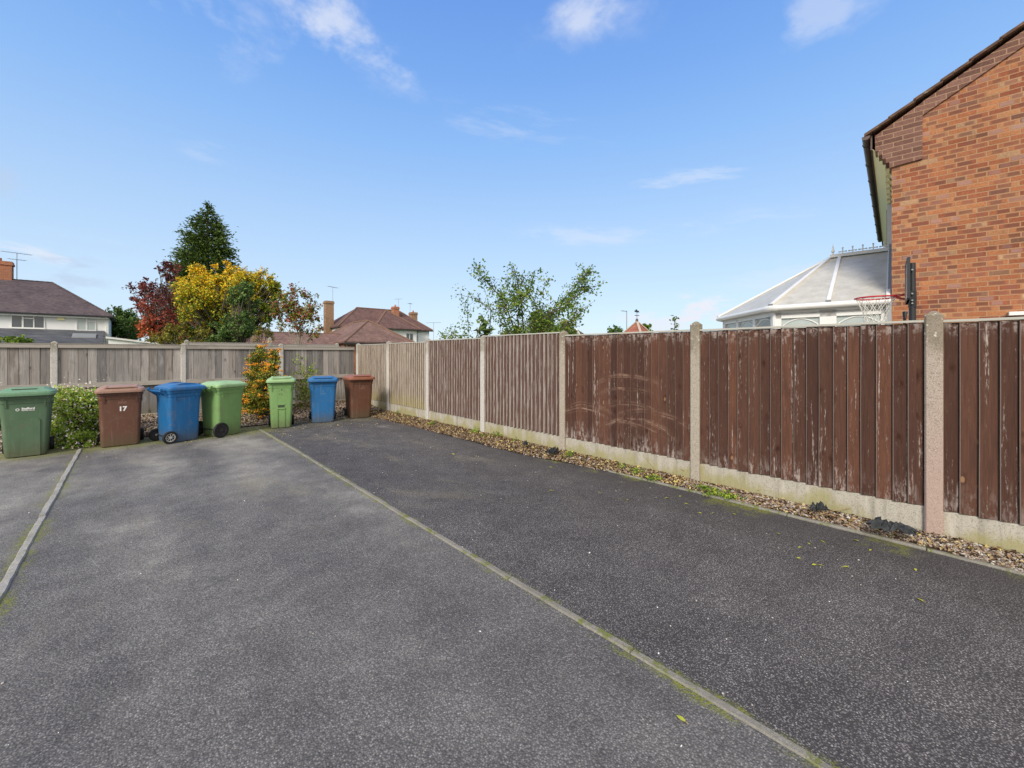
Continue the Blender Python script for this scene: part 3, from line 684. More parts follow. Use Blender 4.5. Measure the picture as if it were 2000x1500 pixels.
# ================================================================ wheeled bins
def text_mesh(body, size, bold=0.):
    cu = bpy.data.curves.new('t', 'FONT'); cu.body = body; cu.size = size; cu.align_x = 'CENTER'; cu.offset = bold; cu.resolution_u = 3
    o = bpy.data.objects.new('t', cu); COL.objects.link(o); dg = bpy.context.evaluated_depsgraph_get()
    me = bpy.data.meshes.new_from_object(o.evaluated_get(dg)); vs = [tuple(v.co) for v in me.vertices]; fs = [tuple(p.vertices) for p in me.polygons]
    bpy.data.objects.remove(o); bpy.data.curves.remove(cu); return vs, fs
def emblem(r):
    "ring knot of eight petals"
    vs = []; fs = []
    for k in range(8):
        a = k*math.pi/4; b = len(vs)
        for q, (ra, da) in enumerate(((.55, -.42), (1., -.30), (1.05, .25), (.72, .42))): vs.append((r*ra*math.cos(a+da), r*ra*math.sin(a+da), 0))
        fs.append((b, b+1, b+2, b+3))
    return vs, fs
def bin_(loc, rz, col, lidcol, label, group, W=.56, D=.66, H=1.02, wb=.44, db=.47, wr=.10, rim=rimw, style='euro', wx=None, prints=(), tilt=0):
    t = empty('wheelie_bin', (loc[0], loc[1], hgt(loc[0], loc[1])+.002), rz); tag(t, label, 'wheelie bin', group)
    zr = H*.90        # rim height
    # body: front at -y
    hx = lambda z: (wb/2+(W/2-.025-wb/2)*(z/zr)); fy = lambda z: -(db/2+(D/2-.06-db/2)*(z/zr))
    def sec(z, g=0., r=.05): return (z, 0, (fy(z)+(db/2+.03*(z/zr)))/2, hx(z)+g, ((db/2+.03*(z/zr))-fy(z))/2+g, r)
    b = MB(); b.loft([sec(0, -.02, .04), sec(.012, -.004, .05), sec(.05), sec(.22), sec(zr*.5), sec(zr*.86), sec(zr*.865, .006), sec(zr*.93, .008), sec(zr*.935, .018), sec(zr-.002, .020)], nc=5)
    for s_ in (-1, 1):     # ribs under the rim
        for yy in (-.62, .5): b.box((s_*(hx(zr*.8))-.008+s_*.004, fy(zr)*yy*1.+-.006, zr*.80), (s_*(hx(zr*.8))+.008+s_*.004, fy(zr)*yy+.006, zr*.93))
    for s_ in (-.75, .75): b.bar((s_*hx(zr*.8), fy(zr*.80)-.004, zr*.80), (s_*hx(zr*.9), fy(zr*.93)-.014, zr*.93), .012, .02)
    if style == 'arch':
        pts = []; x_ = wb*.34; z1 = .56
        for i in range(7):
            a = math.pi/2*i/6; pts.append((x_-.05+.05*math.cos(a), z1-.05+.05*math.sin(a)))
        for i in range(7):
            a = math.pi/2+math.pi/2*i/6; pts.append((-x_+.05+.05*math.cos(a), z1-.05+.05*math.sin(a)))
        pts = [(x_, .012)]+pts+[(-x_, .012)]
        b.prism([(p[0], fy(p[1])+.01, p[1]) for p in pts], (0, -.022, 0))
    if style == 'slot':
        for s_ in (-1, 1): b.bar((s_*.062, fy(.02)-.004, .02), (s_*.062, fy(.36)-.004, .36), .012, .016, up=(0, 1, 0))
        b.bar((-.07, fy(.40)-.006, .40), (.07, fy(.40)-.006, .40), .02, .03); b.bar((-.07, fy(.46)-.004, .475), (.07, fy(.46)-.004, .475), .008, .016)
    b.build('body', col, t, smooth=35)
    if style == 'slot':
        r_ = MB(); r_.prism([(-.058, fy(.418)-.002, .418), (.058, fy(.418)-.002, .418), (.058, fy(.465)-.002, .465), (-.058, fy(.465)-.002, .465)], (0, -.002, 0)); r_.build('grip_recess', darkp, t)
    # lid
    lw, ld = W/2+.012, D/2-.01; cy = -.028; L = MB()
    z0 = zr+.001
    L.loft([(z0-.012, 0, cy, lw, ld, .06), (z0+.018, 0, cy, lw+.004, ld+.004, .06), (z0+.020, 0, cy, lw-.006, ld-.006, .06), (z0+.040, 0, cy, lw-.008, ld-.008, .06), (z0+.060, 0, cy, lw-.045, ld-.05, .05), (z0+.085, 0, cy, lw-.085, ld-.10, .05), (z0+.092, 0, cy, lw-.13, ld-.15, .05)], nc=5)
    if style in ('euro', 'slot'):   # front grip bar lifted off the lid
        for s_ in (-1, 1): L.bar((s_*lw*.60, cy-ld+.03, z0+.045), (s_*lw*.60, cy-ld+.15, z0+.092), .035, .035)
        L.bar((-lw*.60, cy-ld+.045, z0+.072), (lw*.60, cy-ld+.045, z0+.072), .05, .016)
    if style == 'arch': L.prism([(-lw*.62, cy-ld+.05, z0+.052), (lw*.62, cy-ld+.05, z0+.052), (lw*.62, cy-ld+.13, z0+.10), (-lw*.62, cy-ld+.13, z0+.10)], (0, .05, .0))
    if style == 'wave':
        pts = []
        for i in range(13):
            u = i/12; pts.append((0, cy-ld*.75+u*ld*1.5, z0+.045+.062*math.sin(math.pi*u)**.7))
        for s_ in (-1, 1): L.prism([(s_*(lw-.07), p[1], p[2]) for p in pts], (-s_*.05, 0, 0))
    lo = L.build('lid', lidcol, t, smooth=30)
    g = MB()
    if style in ('arch', 'slot', 'euro'):
        for s_ in (-.36, .36): g.box((s_*lw-.05, cy-ld+.052, z0+.058), (s_*lw+.05, cy-ld+.056, z0+.066))
    if style == 'arch': g = MB(); g.prism([(-lw*.45, cy-ld+.080-.003, z0+.070+.004), (lw*.38, cy-ld+.080-.003, z0+.070+.004), (lw*.38, cy-ld+.098-.003, z0+.081+.004), (-lw*.45, cy-ld+.098-.003, z0+.081+.004)], (0, -.002, .003))
    if style == 'slot':
        g = MB()
        for s_ in (-.42, .42): g.box((s_*lw-.055, cy-ld+.028, z0+.0805), (s_*lw+.055, cy-ld+.055, z0+.083))
    if g.v and style in ('arch', 'slot'): g.build('grip_slot', darkp, lo)
    # rear handle on brackets with the lid hinges
    hy = D/2+.035; h = MB()
    h.tube([(-W/2+.05, hy, zr-.015), (W/2-.05, hy, zr-.015)], .014, 8)
    for s_ in (-1, -.34, .34, 1):
        xx = s_*(W/2-.06); h.prism([(xx-.012, db/2+.0, zr-.13), (xx-.012, hy-.0, zr-.03), (xx-.012, hy+.012, zr-.0), (xx-.012, db/2-.02, zr+.002)], (.024, 0, 0))
    for s_ in (-1, 1): h.tube([(s_*(W/2-.06)-.03, hy, zr+.012), (s_*(W/2-.06)+.03, hy, zr+.012)], .02, 8)
    h.build('handle', col, t, smooth=40)
    # wheels
    wxx = wx or wb/2+.03; wy = db/2+.01
    ax = MB(); ax.tube([(-wxx, wy, wr), (wxx, wy, wr)], .01, 8); ax.build('axle', blackm, t)
    for s_ in (-1, 1):
        w = empty('wheel', (s_*wxx, wy, wr), 0, t)
        ty = MB(); prof = [(wr*.66, -.022), (wr*.93, -.024), (wr, -.012), (wr, .012), (wr*.93, .024), (wr*.66, .022)]; n_ = 28; vs = []
        for i in range(n_):
            a = 2*math.pi*i/n_
            for rr, xx in prof: vs.append((xx, rr*math.cos(a), rr*math.sin(a)))
        k_ = len(prof); ty.add(vs, [(i*k_+j, ((i+1)%n_)*k_+j, ((i+1)%n_)*k_+(j+1)%k_, i*k_+(j+1)%k_) for i in range(n_) for j in range(k_)])
        ty.build('tyre', rubber, w, smooth=40)
        rm = MB(); rm.ring((s_*.012, 0, 0), wr*.62, wr*.075, (1, 0, 0), 24, 6); rm.tube([(-.02, 0, 0), (.03*s_+.0, 0, 0)], wr*.17, 10)
        ns = 8 if rim is rimw else 12
        for i in range(ns):
            a = 2*math.pi*i/ns; rm.bar((s_*.016, 0, 0), (s_*.012, wr*.6*math.cos(a), wr*.6*math.sin(a)), wr*.07, .008, up=(1, 0, 0))
        rm.build('rim', rim, w, smooth=40)
        bk = MB(); bk.tube([(-.004, 0, 0), (.004, 0, 0)], wr*.66, 24); bk.build('hub_disc', rimb, w)
    # printing on the front
    for kind, x0, z_, s_, mat in prints:
        m_ = MB()
        def put(vs, fs, ox=0, oz=0): m_.add([(x0+ox+v[0], fy(z_+oz+v[1])-.0025-(.012 if (style == 'arch' and z_+oz+v[1] < .56) else 0), z_+oz+v[1]) for v in vs], fs)
        if kind == 'logo': put(*emblem(s_*.95)); put(*text_mesh('Stafford', s_*1.9, .002), s_*4.8, -s_*.05); put(*text_mesh('BOROUGH COUNCIL', s_*.62, .0008), s_*4.8, -s_*.95)
        elif kind == 'stack': put(*emblem(s_)); put(*text_mesh('Stafford', s_*1.9, .001), 0, -s_*3.2); put(*text_mesh('BOROUGH COUNCIL', s_*.66, .0005), 0, -s_*4.3)
        elif kind == 'rest':
            for (a, b_, c_, d_) in ((-.035, .02, -.031, .055), (-.03, -.045, -.022, -.02), (0, .03, .012, .065), (.012, .055, .03, .065), (.016, .03, .026, .036), (.005, -.05, .02, -.03), (-.005, -.028, .006, -.018), (-.012, .0, -.008, .01)): put([(a, b_, 0), (c_, b_+.004, 0), (c_, d_, 0), (a, d_-.004, 0)], [(0,1,2,3)])
        else: put(*text_mesh(kind, s_, .004))
        m_.build('number' if kind in ('17',) else ('sticker_remnant' if kind == 'rest' else 'council_logo'), mat, t)
    return t
GB = 'wheelie bins lined up at the end of the bays'
bin_((-1.165, 9.46), R(3), P_dg, P_dgl, 'dark green bin with white council logo and arched front, far left beside the bush', GB, W=.56, D=.68, H=1.0, wb=.41, style='arch', prints=[('logo', -.075, .69, .021, whitep)], rim=rimb)
bin_((-.15, 9.50), R(0), P_br, P_brl, 'brown bin with the white number 17, between the bush and a blue bin', GB, W=.57, D=.68, H=.985, wb=.47, prints=[('stack', .02, .76, .017, faint_br), ('17', .025, .575, .10, whitep)])
bin_((.585, 9.25), R(90+18), P_bl, P_bll, 'blue bin turned sideways with white spoked wheel, between brown bin and light green bin', GB, W=.56, D=.60, H=.99, wb=.45, db=.42, wr=.105, style='wave')
bin_((1.225, 9.38), R(90+27), P_lg, P_lgl, 'light green bin turned sideways with big black wheels', GB, W=.54, D=.62, H=1.0, wb=.44, db=.43, wr=.135, rim=rimb, style='plain', wx=.30)
bin_((2.26, 9.56), R(-14), P_lg, P_lgl, 'narrow light green bin with slotted front, behind the kerb end by the orange berries', GB, W=.50, D=.58, H=1.04, wb=.36, db=.42, rim=rimb, style='slot', prints=[('rest', 0, .72, 1, darkp)], wr=.10)
bin_((3.11, 9.66), R(-16), P_bl, P_bll, 'blue bin facing forward, between the narrow green bin and the corner brown bin', GB, W=.58, D=.62, H=1.0, wb=.44, db=.46, prints=[('stack', 0, .68, .018, faint_bl)])
bin_((3.93, 9.72), R(-6), P_br2, P_br2l, 'brown bin with faint logo and no number, in the corner by the side fence', GB, W=.58, D=.62, H=1.0, wb=.44, db=.46, prints=[('stack', .03, .74, .017, faint_br)])

# ================================================================ neighbouring brick house (right)
C0 = Vector((9.15, .886, 0)); U = Vector((-.092, .9957, 0)); Vv = Vector((.9957, .092, 0))
def HP(s, v, z): return C0+U*s+Vv*v+Vector((0, 0, z))   # s outward past the corner, v into the depth, z up
def gz(x, y):    # pixel on the gable plane -> (s, z)
    p = onplane(x, y, C0, Vv); return ((p-C0).dot(U), p.z)
b_cols = [(0, (.21, .072, .043)), (.2, (.31, .118, .06)), (.45, (.37, .165, .08)), (.62, (.26, .088, .05)), (.78, (.40, .20, .10)), (.9, (.16, .078, .058)), (1, (.44, .28, .165))]
brickm = brick('orange_brick', b_cols, (.38, .225, .13), ((C0.x, C0.y), (U.x, U.y)))
brickm2 = brick('brown_brick', [(0, (.13, .072, .058)), (.5, (.17, .092, .075)), (1, (.21, .12, .10))], (.34, .215, .145), ((C0.x, C0.y), (U.x, U.y)), dark=False, cw=.24, ch=.078)
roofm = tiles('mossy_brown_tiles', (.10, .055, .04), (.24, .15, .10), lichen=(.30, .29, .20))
house = empty('brick_house', C0); tag(house, 'orange brick house with gable end and brown eaves behind the side fence', 'house')
MH = Matrix.Translation(-C0)
EZ = gz(1709, 262)[1]; EZ -= .03; slope = math.tan(R(30.0))
s_l = gz(1801, 228)[0]
GW = 7.6         # gable width
ridge_s = -GW/2; zr_ = EZ+(-ridge_s+.28)*slope
w = MB()
zc = lambda s: EZ-.08+(min(.28-s, .28+GW+s))*slope
w.prism([HP(0, 0, -.1), HP(0, 0, zc(0)), HP(ridge_s, 0, zc(ridge_s)), HP(-GW, 0, zc(-GW)), HP(-GW, 0, -.1)], Vv*8.6)
w.build('wall', brickm, house, M=MH)
# brown box end at the eaves with its stepped foot, and the band up the verge
be = MB(); stp = [gz(x_, y_) for x_, y_ in ((1709, 264), (1709.5, 297), (1716, 296), (1716.2, 305), (1723, 303), (1723.2, 312), (1730, 311), (1730.2, 319.5), (1737, 318), (1737.3, 328.5), (1801.6, 311))]
stp = stp+[(stp[-1][0], zc(stp[-1][0])+.03), (stp[0][0], zc(stp[0][0])+.02)]
be.prism([HP(s, -.035, z) for s, z in stp], Vv*.30); bo = be.build('eaves_box', brickm2, house, M=MH); bo['label'] = 'brown brick box end at the eaves'
vb = MB(); d_ = Vector((0, 0, 1)); s0, z0 = gz(1800, 229)
s1_ = ridge_s; vb.prism([HP(s0, -.03, zc(s0)+.04), HP(s0, -.03, zc(s0)-.17), HP(s1_, -.03, zc(s1_)-.17), HP(s1_, -.03, zc(s1_)+.04)], Vv*.04); vb.build('verge_band', brickm2, house, M=MH)
# roof: slabs on both slopes, overlapping tile steps at the verge
rf = MB()
for side_ in (0, 1):
    f_ = (lambda s: s) if side_ == 0 else (lambda s: -GW-s)
    nst = 14; L_ = (.34+GW/2); 
    for k in range(nst):
        sa = .34-L_*k/nst; sb = .34-L_*(k+1)/nst-.03; za = EZ+.02+(.28-sa)*slope; zb_ = EZ+.02+(.28-sb)*slope
        rf.prism([HP(f_(sa), -.10, za+.012), HP(f_(sb), -.10, zb_-.006), HP(f_(sb), -.10, zb_+.036), HP(f_(sa), -.10, za+.058)], Vv*8.9)
rf.build('roof', roofm, house, M=MH)
so = MB()    # soffit, sloping board between wall and gutter
szo, szi = EZ-.15, EZ-.42
so.prism([HP(.245, .02, EZ-.20), HP(.235, .02, EZ-.215), HP(.004, .02, EZ-.43), HP(.004, .02, EZ-.41)], Vv*8.5)
for k in range(16): pass
so.build('soffit', creamm, house, M=MH)
dn = MB()
for k in range(22):
    v_ = .35+k*.38; dn = MB(); dn.prism([HP(.085, v_, EZ-.375), HP(.10, v_, EZ-.345), HP(.04, v_, EZ-.40), HP(.02, v_, EZ-.46), HP(.085, v_, EZ-.46)], Vv*.15); dn.build('dentil', creamm, house, M=MH)
fb = MB(); fb.prism([HP(.24, -.0, EZ-.22), HP(.262, -.0, EZ-.22), HP(.262, -.0, EZ+.03), HP(.24, -.0, EZ+.03)], Vv*8.55); fb.build('fascia', brownp, house, M=MH)
gt = MB(); n_ = 8; prof = [(.262+.055-.055*math.cos(math.pi*i/n_), EZ+.0-.06*math.sin(math.pi*i/n_)) for i in range(n_+1)]
prof2 = [(.262+.055-.048*math.cos(math.pi*i/n_), EZ+.0-.05*math.sin(math.pi*i/n_)) for i in range(n_, -1, -1)]
gt.prism([HP(a, -.08, z) for a, z in prof+prof2], Vv*8.7); gt.prism([HP(a, -.085, z) for a, z in prof], Vv*.006)
for k in range(9): v_ = .25+k*1.0; gt.prism([HP(.262+.055-.064*math.cos(math.pi*i/n_), v_, EZ-.068*math.sin(math.pi*i/n_)) for i in range(n_+1)], Vv*.04)
gt.build('gutter', brownp, house, M=MH)
wf = MB(); wf.box((0, 0, 0), (1, 1, 1))
wf = MB(); wf.prism([HP(.005, 2.6, 3.55), HP(.085, 2.6, 3.55), HP(.085, 2.6, 4.62), HP(.005, 2.6, 4.62)], Vv*1.3); wo = wf.build('window', upvc, house, M=MH); wo['label'] = 'white window edge under the eaves'
g_ = MB(); g_.prism([HP(.086, 2.68, 3.63), HP(.092, 2.68, 3.63), HP(.092, 2.68, 4.54), HP(.086, 2.68, 4.54)], Vv*1.14); g_.build('pane', glassm, wo, M=MH)
bb = MB()
for (a, b_, z1, z2) in ((.0, .26, 4.45, 4.72), (.0, .20, 4.35, 4.45), (.0, .14, 4.25, 4.35), (.0, .24, 3.95, 4.12)): bb.prism([HP(a, 8.3, z1), HP(b_, 8.3, z1), HP(b_, 8.3, z2), HP(a, 8.3, z2)], Vv*.3)
bb.build('corbel', brickm2, house, M=MH)
fl = empty('floodlight', HP(.34, 8.3, 4.52)); tag(fl, 'small black floodlight under the far end of the brown eaves', 'floodlight')
m_ = MB(); m_.box((-.16, -.06, -.09), (.04, .08, .05)); m_.build('lamp_housing', blackm, fl); m_ = MB(); m_.box((-.15, -.075, -.08), (.03, -.061, .04)); m_.build('lens', greym, fl); m_ = MB(); m_.bar((.0, 0, 0), (.12, .05, .1), .03); m_.build('bracket', blackm, fl)
# white vent/shelf seen above the fence on the far right
m_ = MB(); sa, za = gz(1968, 617); sb, _ = gz(2040, 617); m_.prism([HP(sa, -.12, za), HP(sb, -.12, za), HP(sb, -.12, za+.05), HP(sa, -.12, za+.05)], Vv*.12); o = m_.build('window_sill', upvc, house, M=MH)

# ================================================================ conservatory on its rear wall
cons = empty('conservatory', HP(1.0, 2, 0)); tag(cons, 'white conservatory with grimy pale roof and arched windows against the brick house', 'conservatory'); MC = Matrix.Translation(-HP(1.0, 2, 0))
ez = 2.33; s1 = 1.66; foot = [(.012, .05), (s1, .05), (s1+1.45, 2.02), (s1+1.45, 3.1), (s1, 4.6), (.012, 4.6)]
rz0 = 3.62; rd = [(.012, 2.5), (1.03, 2.5)]
pp = lambda q, z, g=0.: HP(q[0], q[1], z)
cen = Vector((.9, 2.5))
def out(q, g):
    d = (Vector(q)-cen); d.normalize(); return (q[0]+(d.x*g if q[0] > .1 else 0), q[1]+d.y*g)
ov = [out(q, .12) for q in foot]
rz_ = MB()
A0, A1 = pp(rd[0], rz0), pp(rd[1], rz0); E_ = [pp(q, ez+.06) for q in ov]
def slab(poly, mat_name, mb, th=.03):
    a = Vector(poly[0]); n_ = (Vector(poly[1])-a).cross(Vector(poly[-1])-a).normalized()
    if n_.z < 0: n_ = -n_
    mb.prism([Vector(p)-n_*th for p in poly], n_*th)
slab([E_[0], E_[1], A1, A0], '', rz_); slab([E_[1], E_[2], A1], '', rz_); slab([E_[2], E_[3], A1], '', rz_); slab([E_[3], E_[4], A1], '', rz_); slab([E_[4], E_[5], A0, A1], '', rz_)
ro = rz_.build('roof', polycarb, cons, M=MC)
rb = MB(); up_ = Vector((0, 0, .02))
rb.bar(A0+up_*2, A1+up_*2, .12, .07)
def rafter(a, b, w=.06): rb.bar(a+up_, b+up_, w, .035)
for e in E_[1:5]: rafter(e, A1)
s_m = .82; e_m = pp((s_m, ov[0][1]), ez+.06); rafter(e_m, pp((.86, 2.5), rz0))
rafter(E_[0]+U*.03, A0+U*.03, .05); rafter(E_[5]+U*.03, A0+U*.03, .05)
rb.build('glazing_bar', upvc, ro, M=MC)
ends = MB()
for e in E_[1:3]+[e_m]:
    d = (A1-e).normalized() if e is not e_m else (pp((.86, 2.5), rz0)-e).normalized(); ends.bar(e-d*.015+up_, e+d*.015+up_, .075, .045)
ends.build('end_cap', greym, ro, M=MC)
cr = MB()
for k in range(6):     # pierced finials along the ridge
    q = pp((.98-.17*k, 2.5), rz0+.05)
    if k == 0: cr.tube([q, q+Vector((0,0,.06)), q+Vector((0,0,.09)), q+Vector((0,0,.17)), q+Vector((0,0,.26))], [.02, .014, .034, .016, .003], 8)
    else:
        c_ = q+Vector((0, 0, .07)); cr.bar(q-Vector((0,0,.02)), q+Vector((0,0,.15)), .018, .02); cr.bar(c_-U*.055, c_+U*.055, .018, .018)
        for dv in (U*.06, -U*.06, Vector((0,0,.08))): cr.box(*[tuple(c_+dv+Vector((e,)*3)) for e in (-.014, .014)])
cr.build('ridge_cresting', upvc, ro, M=MC)
gu = MB()
for a, b_ in zip(ov[:-1], ov[1:]):
    gu.tube([pp(a, ez+.02), pp(b_, ez+.02)], .05, 8)
gu.tube([pp((ov[1][0]-.12, ov[1][1]), ez+.02), pp(ov[1], ez+.02), pp((ov[1][0]+.10, ov[1][1]+.13), ez+.02)], .058, 8)
gu.build('gutter', upvc, cons, smooth=50, M=MC)
wl = MB(); fr = MB()
def wall_run(a, b, n, doors=False):
    a = Vector(a); b = Vector(b); L = (b-a).length; d = (b-a)/L; nrm = Vector((d.y, -d.x))
    if nrm.dot(a-cen) < 0: nrm = -nrm
    def P3(t, z, o=0): q = a+d*t+nrm*o; return HP(q.x, q.y, z)
    wl.prism([P3(0, -.1), P3(L, -.1), P3(L, -.1, -.12), P3(0, -.1, -.12)], (0, 0, .6 if not doors else .25))
    fm = MB(); fm.bar(P3(0, ez-.05, -.03), P3(L, ez-.05, -.03), .07, .14); fm.bar(P3(0, .55, -.03), P3(L, .55, -.03), .07, .08)
    edges = [L*i/n for i in range(n+1)]
    for i, t in enumerate(edges):
        w_ = .10 if i in (0, n) or doors else .07; tt = min(max(t, w_/2), L-w_/2)
        if doors and 0 < i < n: fm.bar(P3(tt, .2, -.03), P3(tt, ez-.06, -.03), .07, .24, up=tuple((U*d.x+Vv*d.y)))
        else: fm.bar(P3(tt, .2, -.03), P3(tt, ez-.06, -.03), .07, w_*1.4, up=tuple((U*d.x+Vv*d.y)))
    zt = ez-.12-(.05 if doors else 0)
    if doors: fm.bar(P3(0, zt+.045, -.03), P3(L, zt+.045, -.03), .07, .1)
    fo = fm.build('window_frame', upvc, cons, M=MC)
    for i in range(n):
        t0, t1 = edges[i]+.03, edges[i+1]-.03; pm = MB(); pm.prism([P3(t0, .5, -.045), P3(t1, .5, -.045), P3(t1, zt+.02, -.045), P3(t0, zt+.02, -.045)], tuple((U*nrm.x+Vv*nrm.y)*.01))
        pm.build('pane', blindm, fo, M=MC)
        ar = MB(); w0, w1 = t0+(.09 if doors else .02), t1-(.09 if doors else .02); pts = []
        for k in range(15): u_ = k/14; pts.append(P3(w0+(w1-w0)*u_, zt-.17+.145*math.sin(math.pi*u_)**.75, -.028))
        ar.tube(pts, .011, 6); ar.build('arch_bar', upvc, fo, M=MC)
wall_run(foot[0], foot[1], 2, True); wall_run(foot[1], foot[2], 3); wall_run(foot[2], foot[3], 1); wall_run(foot[3], foot[4], 3); wall_run(foot[4], foot[5], 2)
wl.build('dwarf_wall', brickm, cons, M=MC)
dh = MB(); q = HP(s1-.13, .0, 1.98); dh.bar(q, q+Vector((0, 0, -.10)), .02); dh.bar(q-Vector((0,0,.0)), q-U*.10, .014); dh.build('door_handle', blackm, cons, M=MC)
fs_ = MB(); fs_.prism([HP(.001, -.02, .0), HP(.06, -.02, 0), HP(.06, -.02, 2.4), HP(.001, -.02, 2.4)], Vv*.06)
fs_.prism([HP(.004, .1, 2.45), HP(.05, .1, 2.45), HP(.05, 2.5, 3.72), HP(.004, 2.5, 3.72)], (0, 0, .05)); fs_.build('flashing', greym, cons, M=MC)

# ================================================================ basketball hoop
Zh = 5.65; pb = at(1782, 690, Zh); hoop = empty('basketball_hoop', (pb.x, pb.y, -.1)); tag(hoop, 'basketball hoop with red rim, white net and dark backboard seen edge on', 'basketball hoop')
MHo = Matrix.Translation((-pb.x, -pb.y, .1))
ray = Vector((pb.x, pb.y, 0)).normalized(); nb = Vector((-ray.y, ray.x, 0))     # nb points left in view
m_ = MB(); m_.tube([(pb.x, pb.y, -.1), (pb.x, pb.y, 1.9), (pb.x+nb.x*-.0, pb.y+nb.y*-.0, 2.72)], [.04, .037, .033], 12); m_.build('pole', blackm, hoop, smooth=50, M=MHo)
zc_ = 2.47; r2 = (ray*math.cos(R(2.0))+nb*math.sin(R(2.0))).normalized()
m_ = MB(); c_ = pb+nb*.048; c_.z = zc_; a = c_-r2*.38; b_ = c_+r2*.38; m_.bar(a, b_, .02, .55); bo = m_.build('backboard', boardpl, hoop, M=MHo)
m_ = MB(); m_.bar(a+nb*.0, b_, .028, .02); m_ = MB()
for zz in (2.73, 2.21): m_.bar(a+Vector((0,0,zz-zc_)), b_+Vector((0,0,zz-zc_)), .034, .03)
for ab in (a, b_): m_.bar(ab-Vector((0,0,.26)), ab+Vector((0,0,.26)), .03, .034, up=tuple(r2))
m_.build('backboard_frame', blackm, bo, M=MHo)
m_ = MB(); q = pb+nb*.03
m_.box((-.035, -.04, 2.12), (.035, .04, 2.34)); m_.build('pole_bracket', blackm, hoop, M=Matrix.Translation((0, 0, .1)))
m_ = MB()
for zz in (2.17, 2.21, 2.30, 2.62): m_.tube([(0, 0, zz), (-ray.x*.08, -ray.y*.08, zz)], .011, 6)
m_.build('bolt', greym, hoop, M=Matrix.Translation((0, 0, .1)))
rc = pb+nb*.38; rc.z = 2.283; m_ = MB(); m_.ring(rc, .225, .011, n=36)
for s_ in (-1, 1):
    m_.tube([pb+nb*.08+ray*(.05*s_)+Vector((0,0,2.24-1.5)) , rc+nb*-.19+ray*(.12*s_)], .008, 6); m_.tube([pb+nb*.08+ray*(.05*s_)+Vector((0,0,2.30-1.5)), rc-nb*.16+ray*(.16*s_)], .008, 6)
m_.build('rim', redm, hoop, smooth=60, M=MHo)
m_ = MB(); N_ = 12; rings = [(0, .222), (.09, .18), (.18, .145), (.27, .12), (.35, .125)]
for i in range(N_):
    for sgn in (1, -1):
        pts = []
        for k, (dz, rr) in enumerate(rings):
            a_ = 2*math.pi*(i+sgn*k*.5)/N_; pts.append(rc+Vector((rr*math.cos(a_), rr*math.sin(a_), -dz)))
        m_.tube(pts, .0036, 4)
m_.build('net', netm, hoop, M=MHo)
m_ = MB(); q = at(1767, 690, 5.9); q.z = 0; m_.tube([q, q+Vector((0, 0, 2.0)), q+Vector((.03, 0, 2.08))], [.018, .018, .03], 8); o = m_.build('garden_pole', blackm); tag(o, 'short dark pole top just left of the hoop pole above the fence', 'pole')
# ================================================================ far houses
def hip_roof(mb, x0, x1, y0, y1, ze, zr, oh=.35, rx0=None, rx1=None, axis='x'):
    x0 -= oh; x1 += oh; y0 -= oh; y1 += oh
    if axis == 'x':
        ym = (y0+y1)/2; h = (y1-y0)/2; a = rx0 if rx0 is not None else x0+h; b = rx1 if rx1 is not None else x1-h
        R0, R1 = (a, ym, zr), (b, ym, zr)
    else:
        xm = (x0+x1)/2; h = (x1-x0)/2; a = rx0 if rx0 is not None else y0+h; b = rx1 if rx1 is not None else y1-h
        R0, R1 = (xm, a, zr), (xm, b, zr)
    E4 = [(x0, y0, ze), (x1, y0, ze), (x1, y1, ze), (x0, y1, ze)]; e = .14
    vs = [(x, y, z-e) for x, y, z in E4]+E4+[R0, R1]
    if axis == 'x': fs = [(3,2,1,0), (0,1,5,4), (1,2,6,5), (2,3,7,6), (3,0,4,7), (4,5,9,8), (5,6,9), (6,7,8,9), (7,4,8)]
    else: fs = [(3,2,1,0), (0,1,5,4), (1,2,6,5), (2,3,7,6), (3,0,4,7), (4,5,8), (5,6,9,8), (6,7,9), (7,4,8,9)]
    mb.add(vs, fs); return [Vector(v) for v in E4], Vector(R0), Vector(R1)
def hips(mb, segs, r=.11):
    for a, b in segs:
        a, b = Vector(a), Vector(b); n = max(2, int((b-a).length/.33))
        for k in range(n): mb.tube([a+(b-a)*(k/n), a+(b-a)*((k+1.06)/n)], [r, r*.8], 6)
def aerial(mb, p, h, L, ang=.3, n=6):
    p = Vector(p); mb.tube([p, p+Vector((0, 0, h))], .025, 5); t = p+Vector((0, 0, h-.05)); d = Vector((math.cos(ang), math.sin(ang), .04))
    mb.tube([t-d*L*.5, t+d*L*.5], .02, 4); w = Vector((-d.y, d.x, 0))
    for k in range(n): q = t+d*L*(k/(n-1)-.5); mb.tube([q-w*.3, q+w*.3], .012, 4)
def chimney(parent, p, w, d, h, mat, name='chimney', pots=1, base=1.2):
    m_ = MB(); x, y, z = p; m_.box((x-w/2, y-d/2, z-base), (x+w/2, y+d/2, z+h-.35)); m_.box((x-w/2-.07, y-d/2-.07, z+h-.35), (x+w/2+.07, y+d/2+.07, z+h-.15)); m_.box((x-w/2-.02, y-d/2-.02, z+h-.15), (x+w/2+.02, y+d/2+.02, z+h))
    c = m_.build(name, mat, parent)
    for k in range(pots):
        q = MB(); xx = x+(k-(pots-1)/2)*.4; q.tube([(xx, y, z+h), (xx, y, z+h+.3)], [.13, .11], 8); q.build('chimney_pot', potm, c)
    return c
potm = material('terracotta', (.38, .14, .07), .8)
grey_tile = tiles('purple_grey_tiles', (.065, .052, .06), (.14, .11, .12), sl=.55); red_tile = tiles('red_brown_tiles', (.085, .052, .050), (.20, .115, .10), sl=.6)
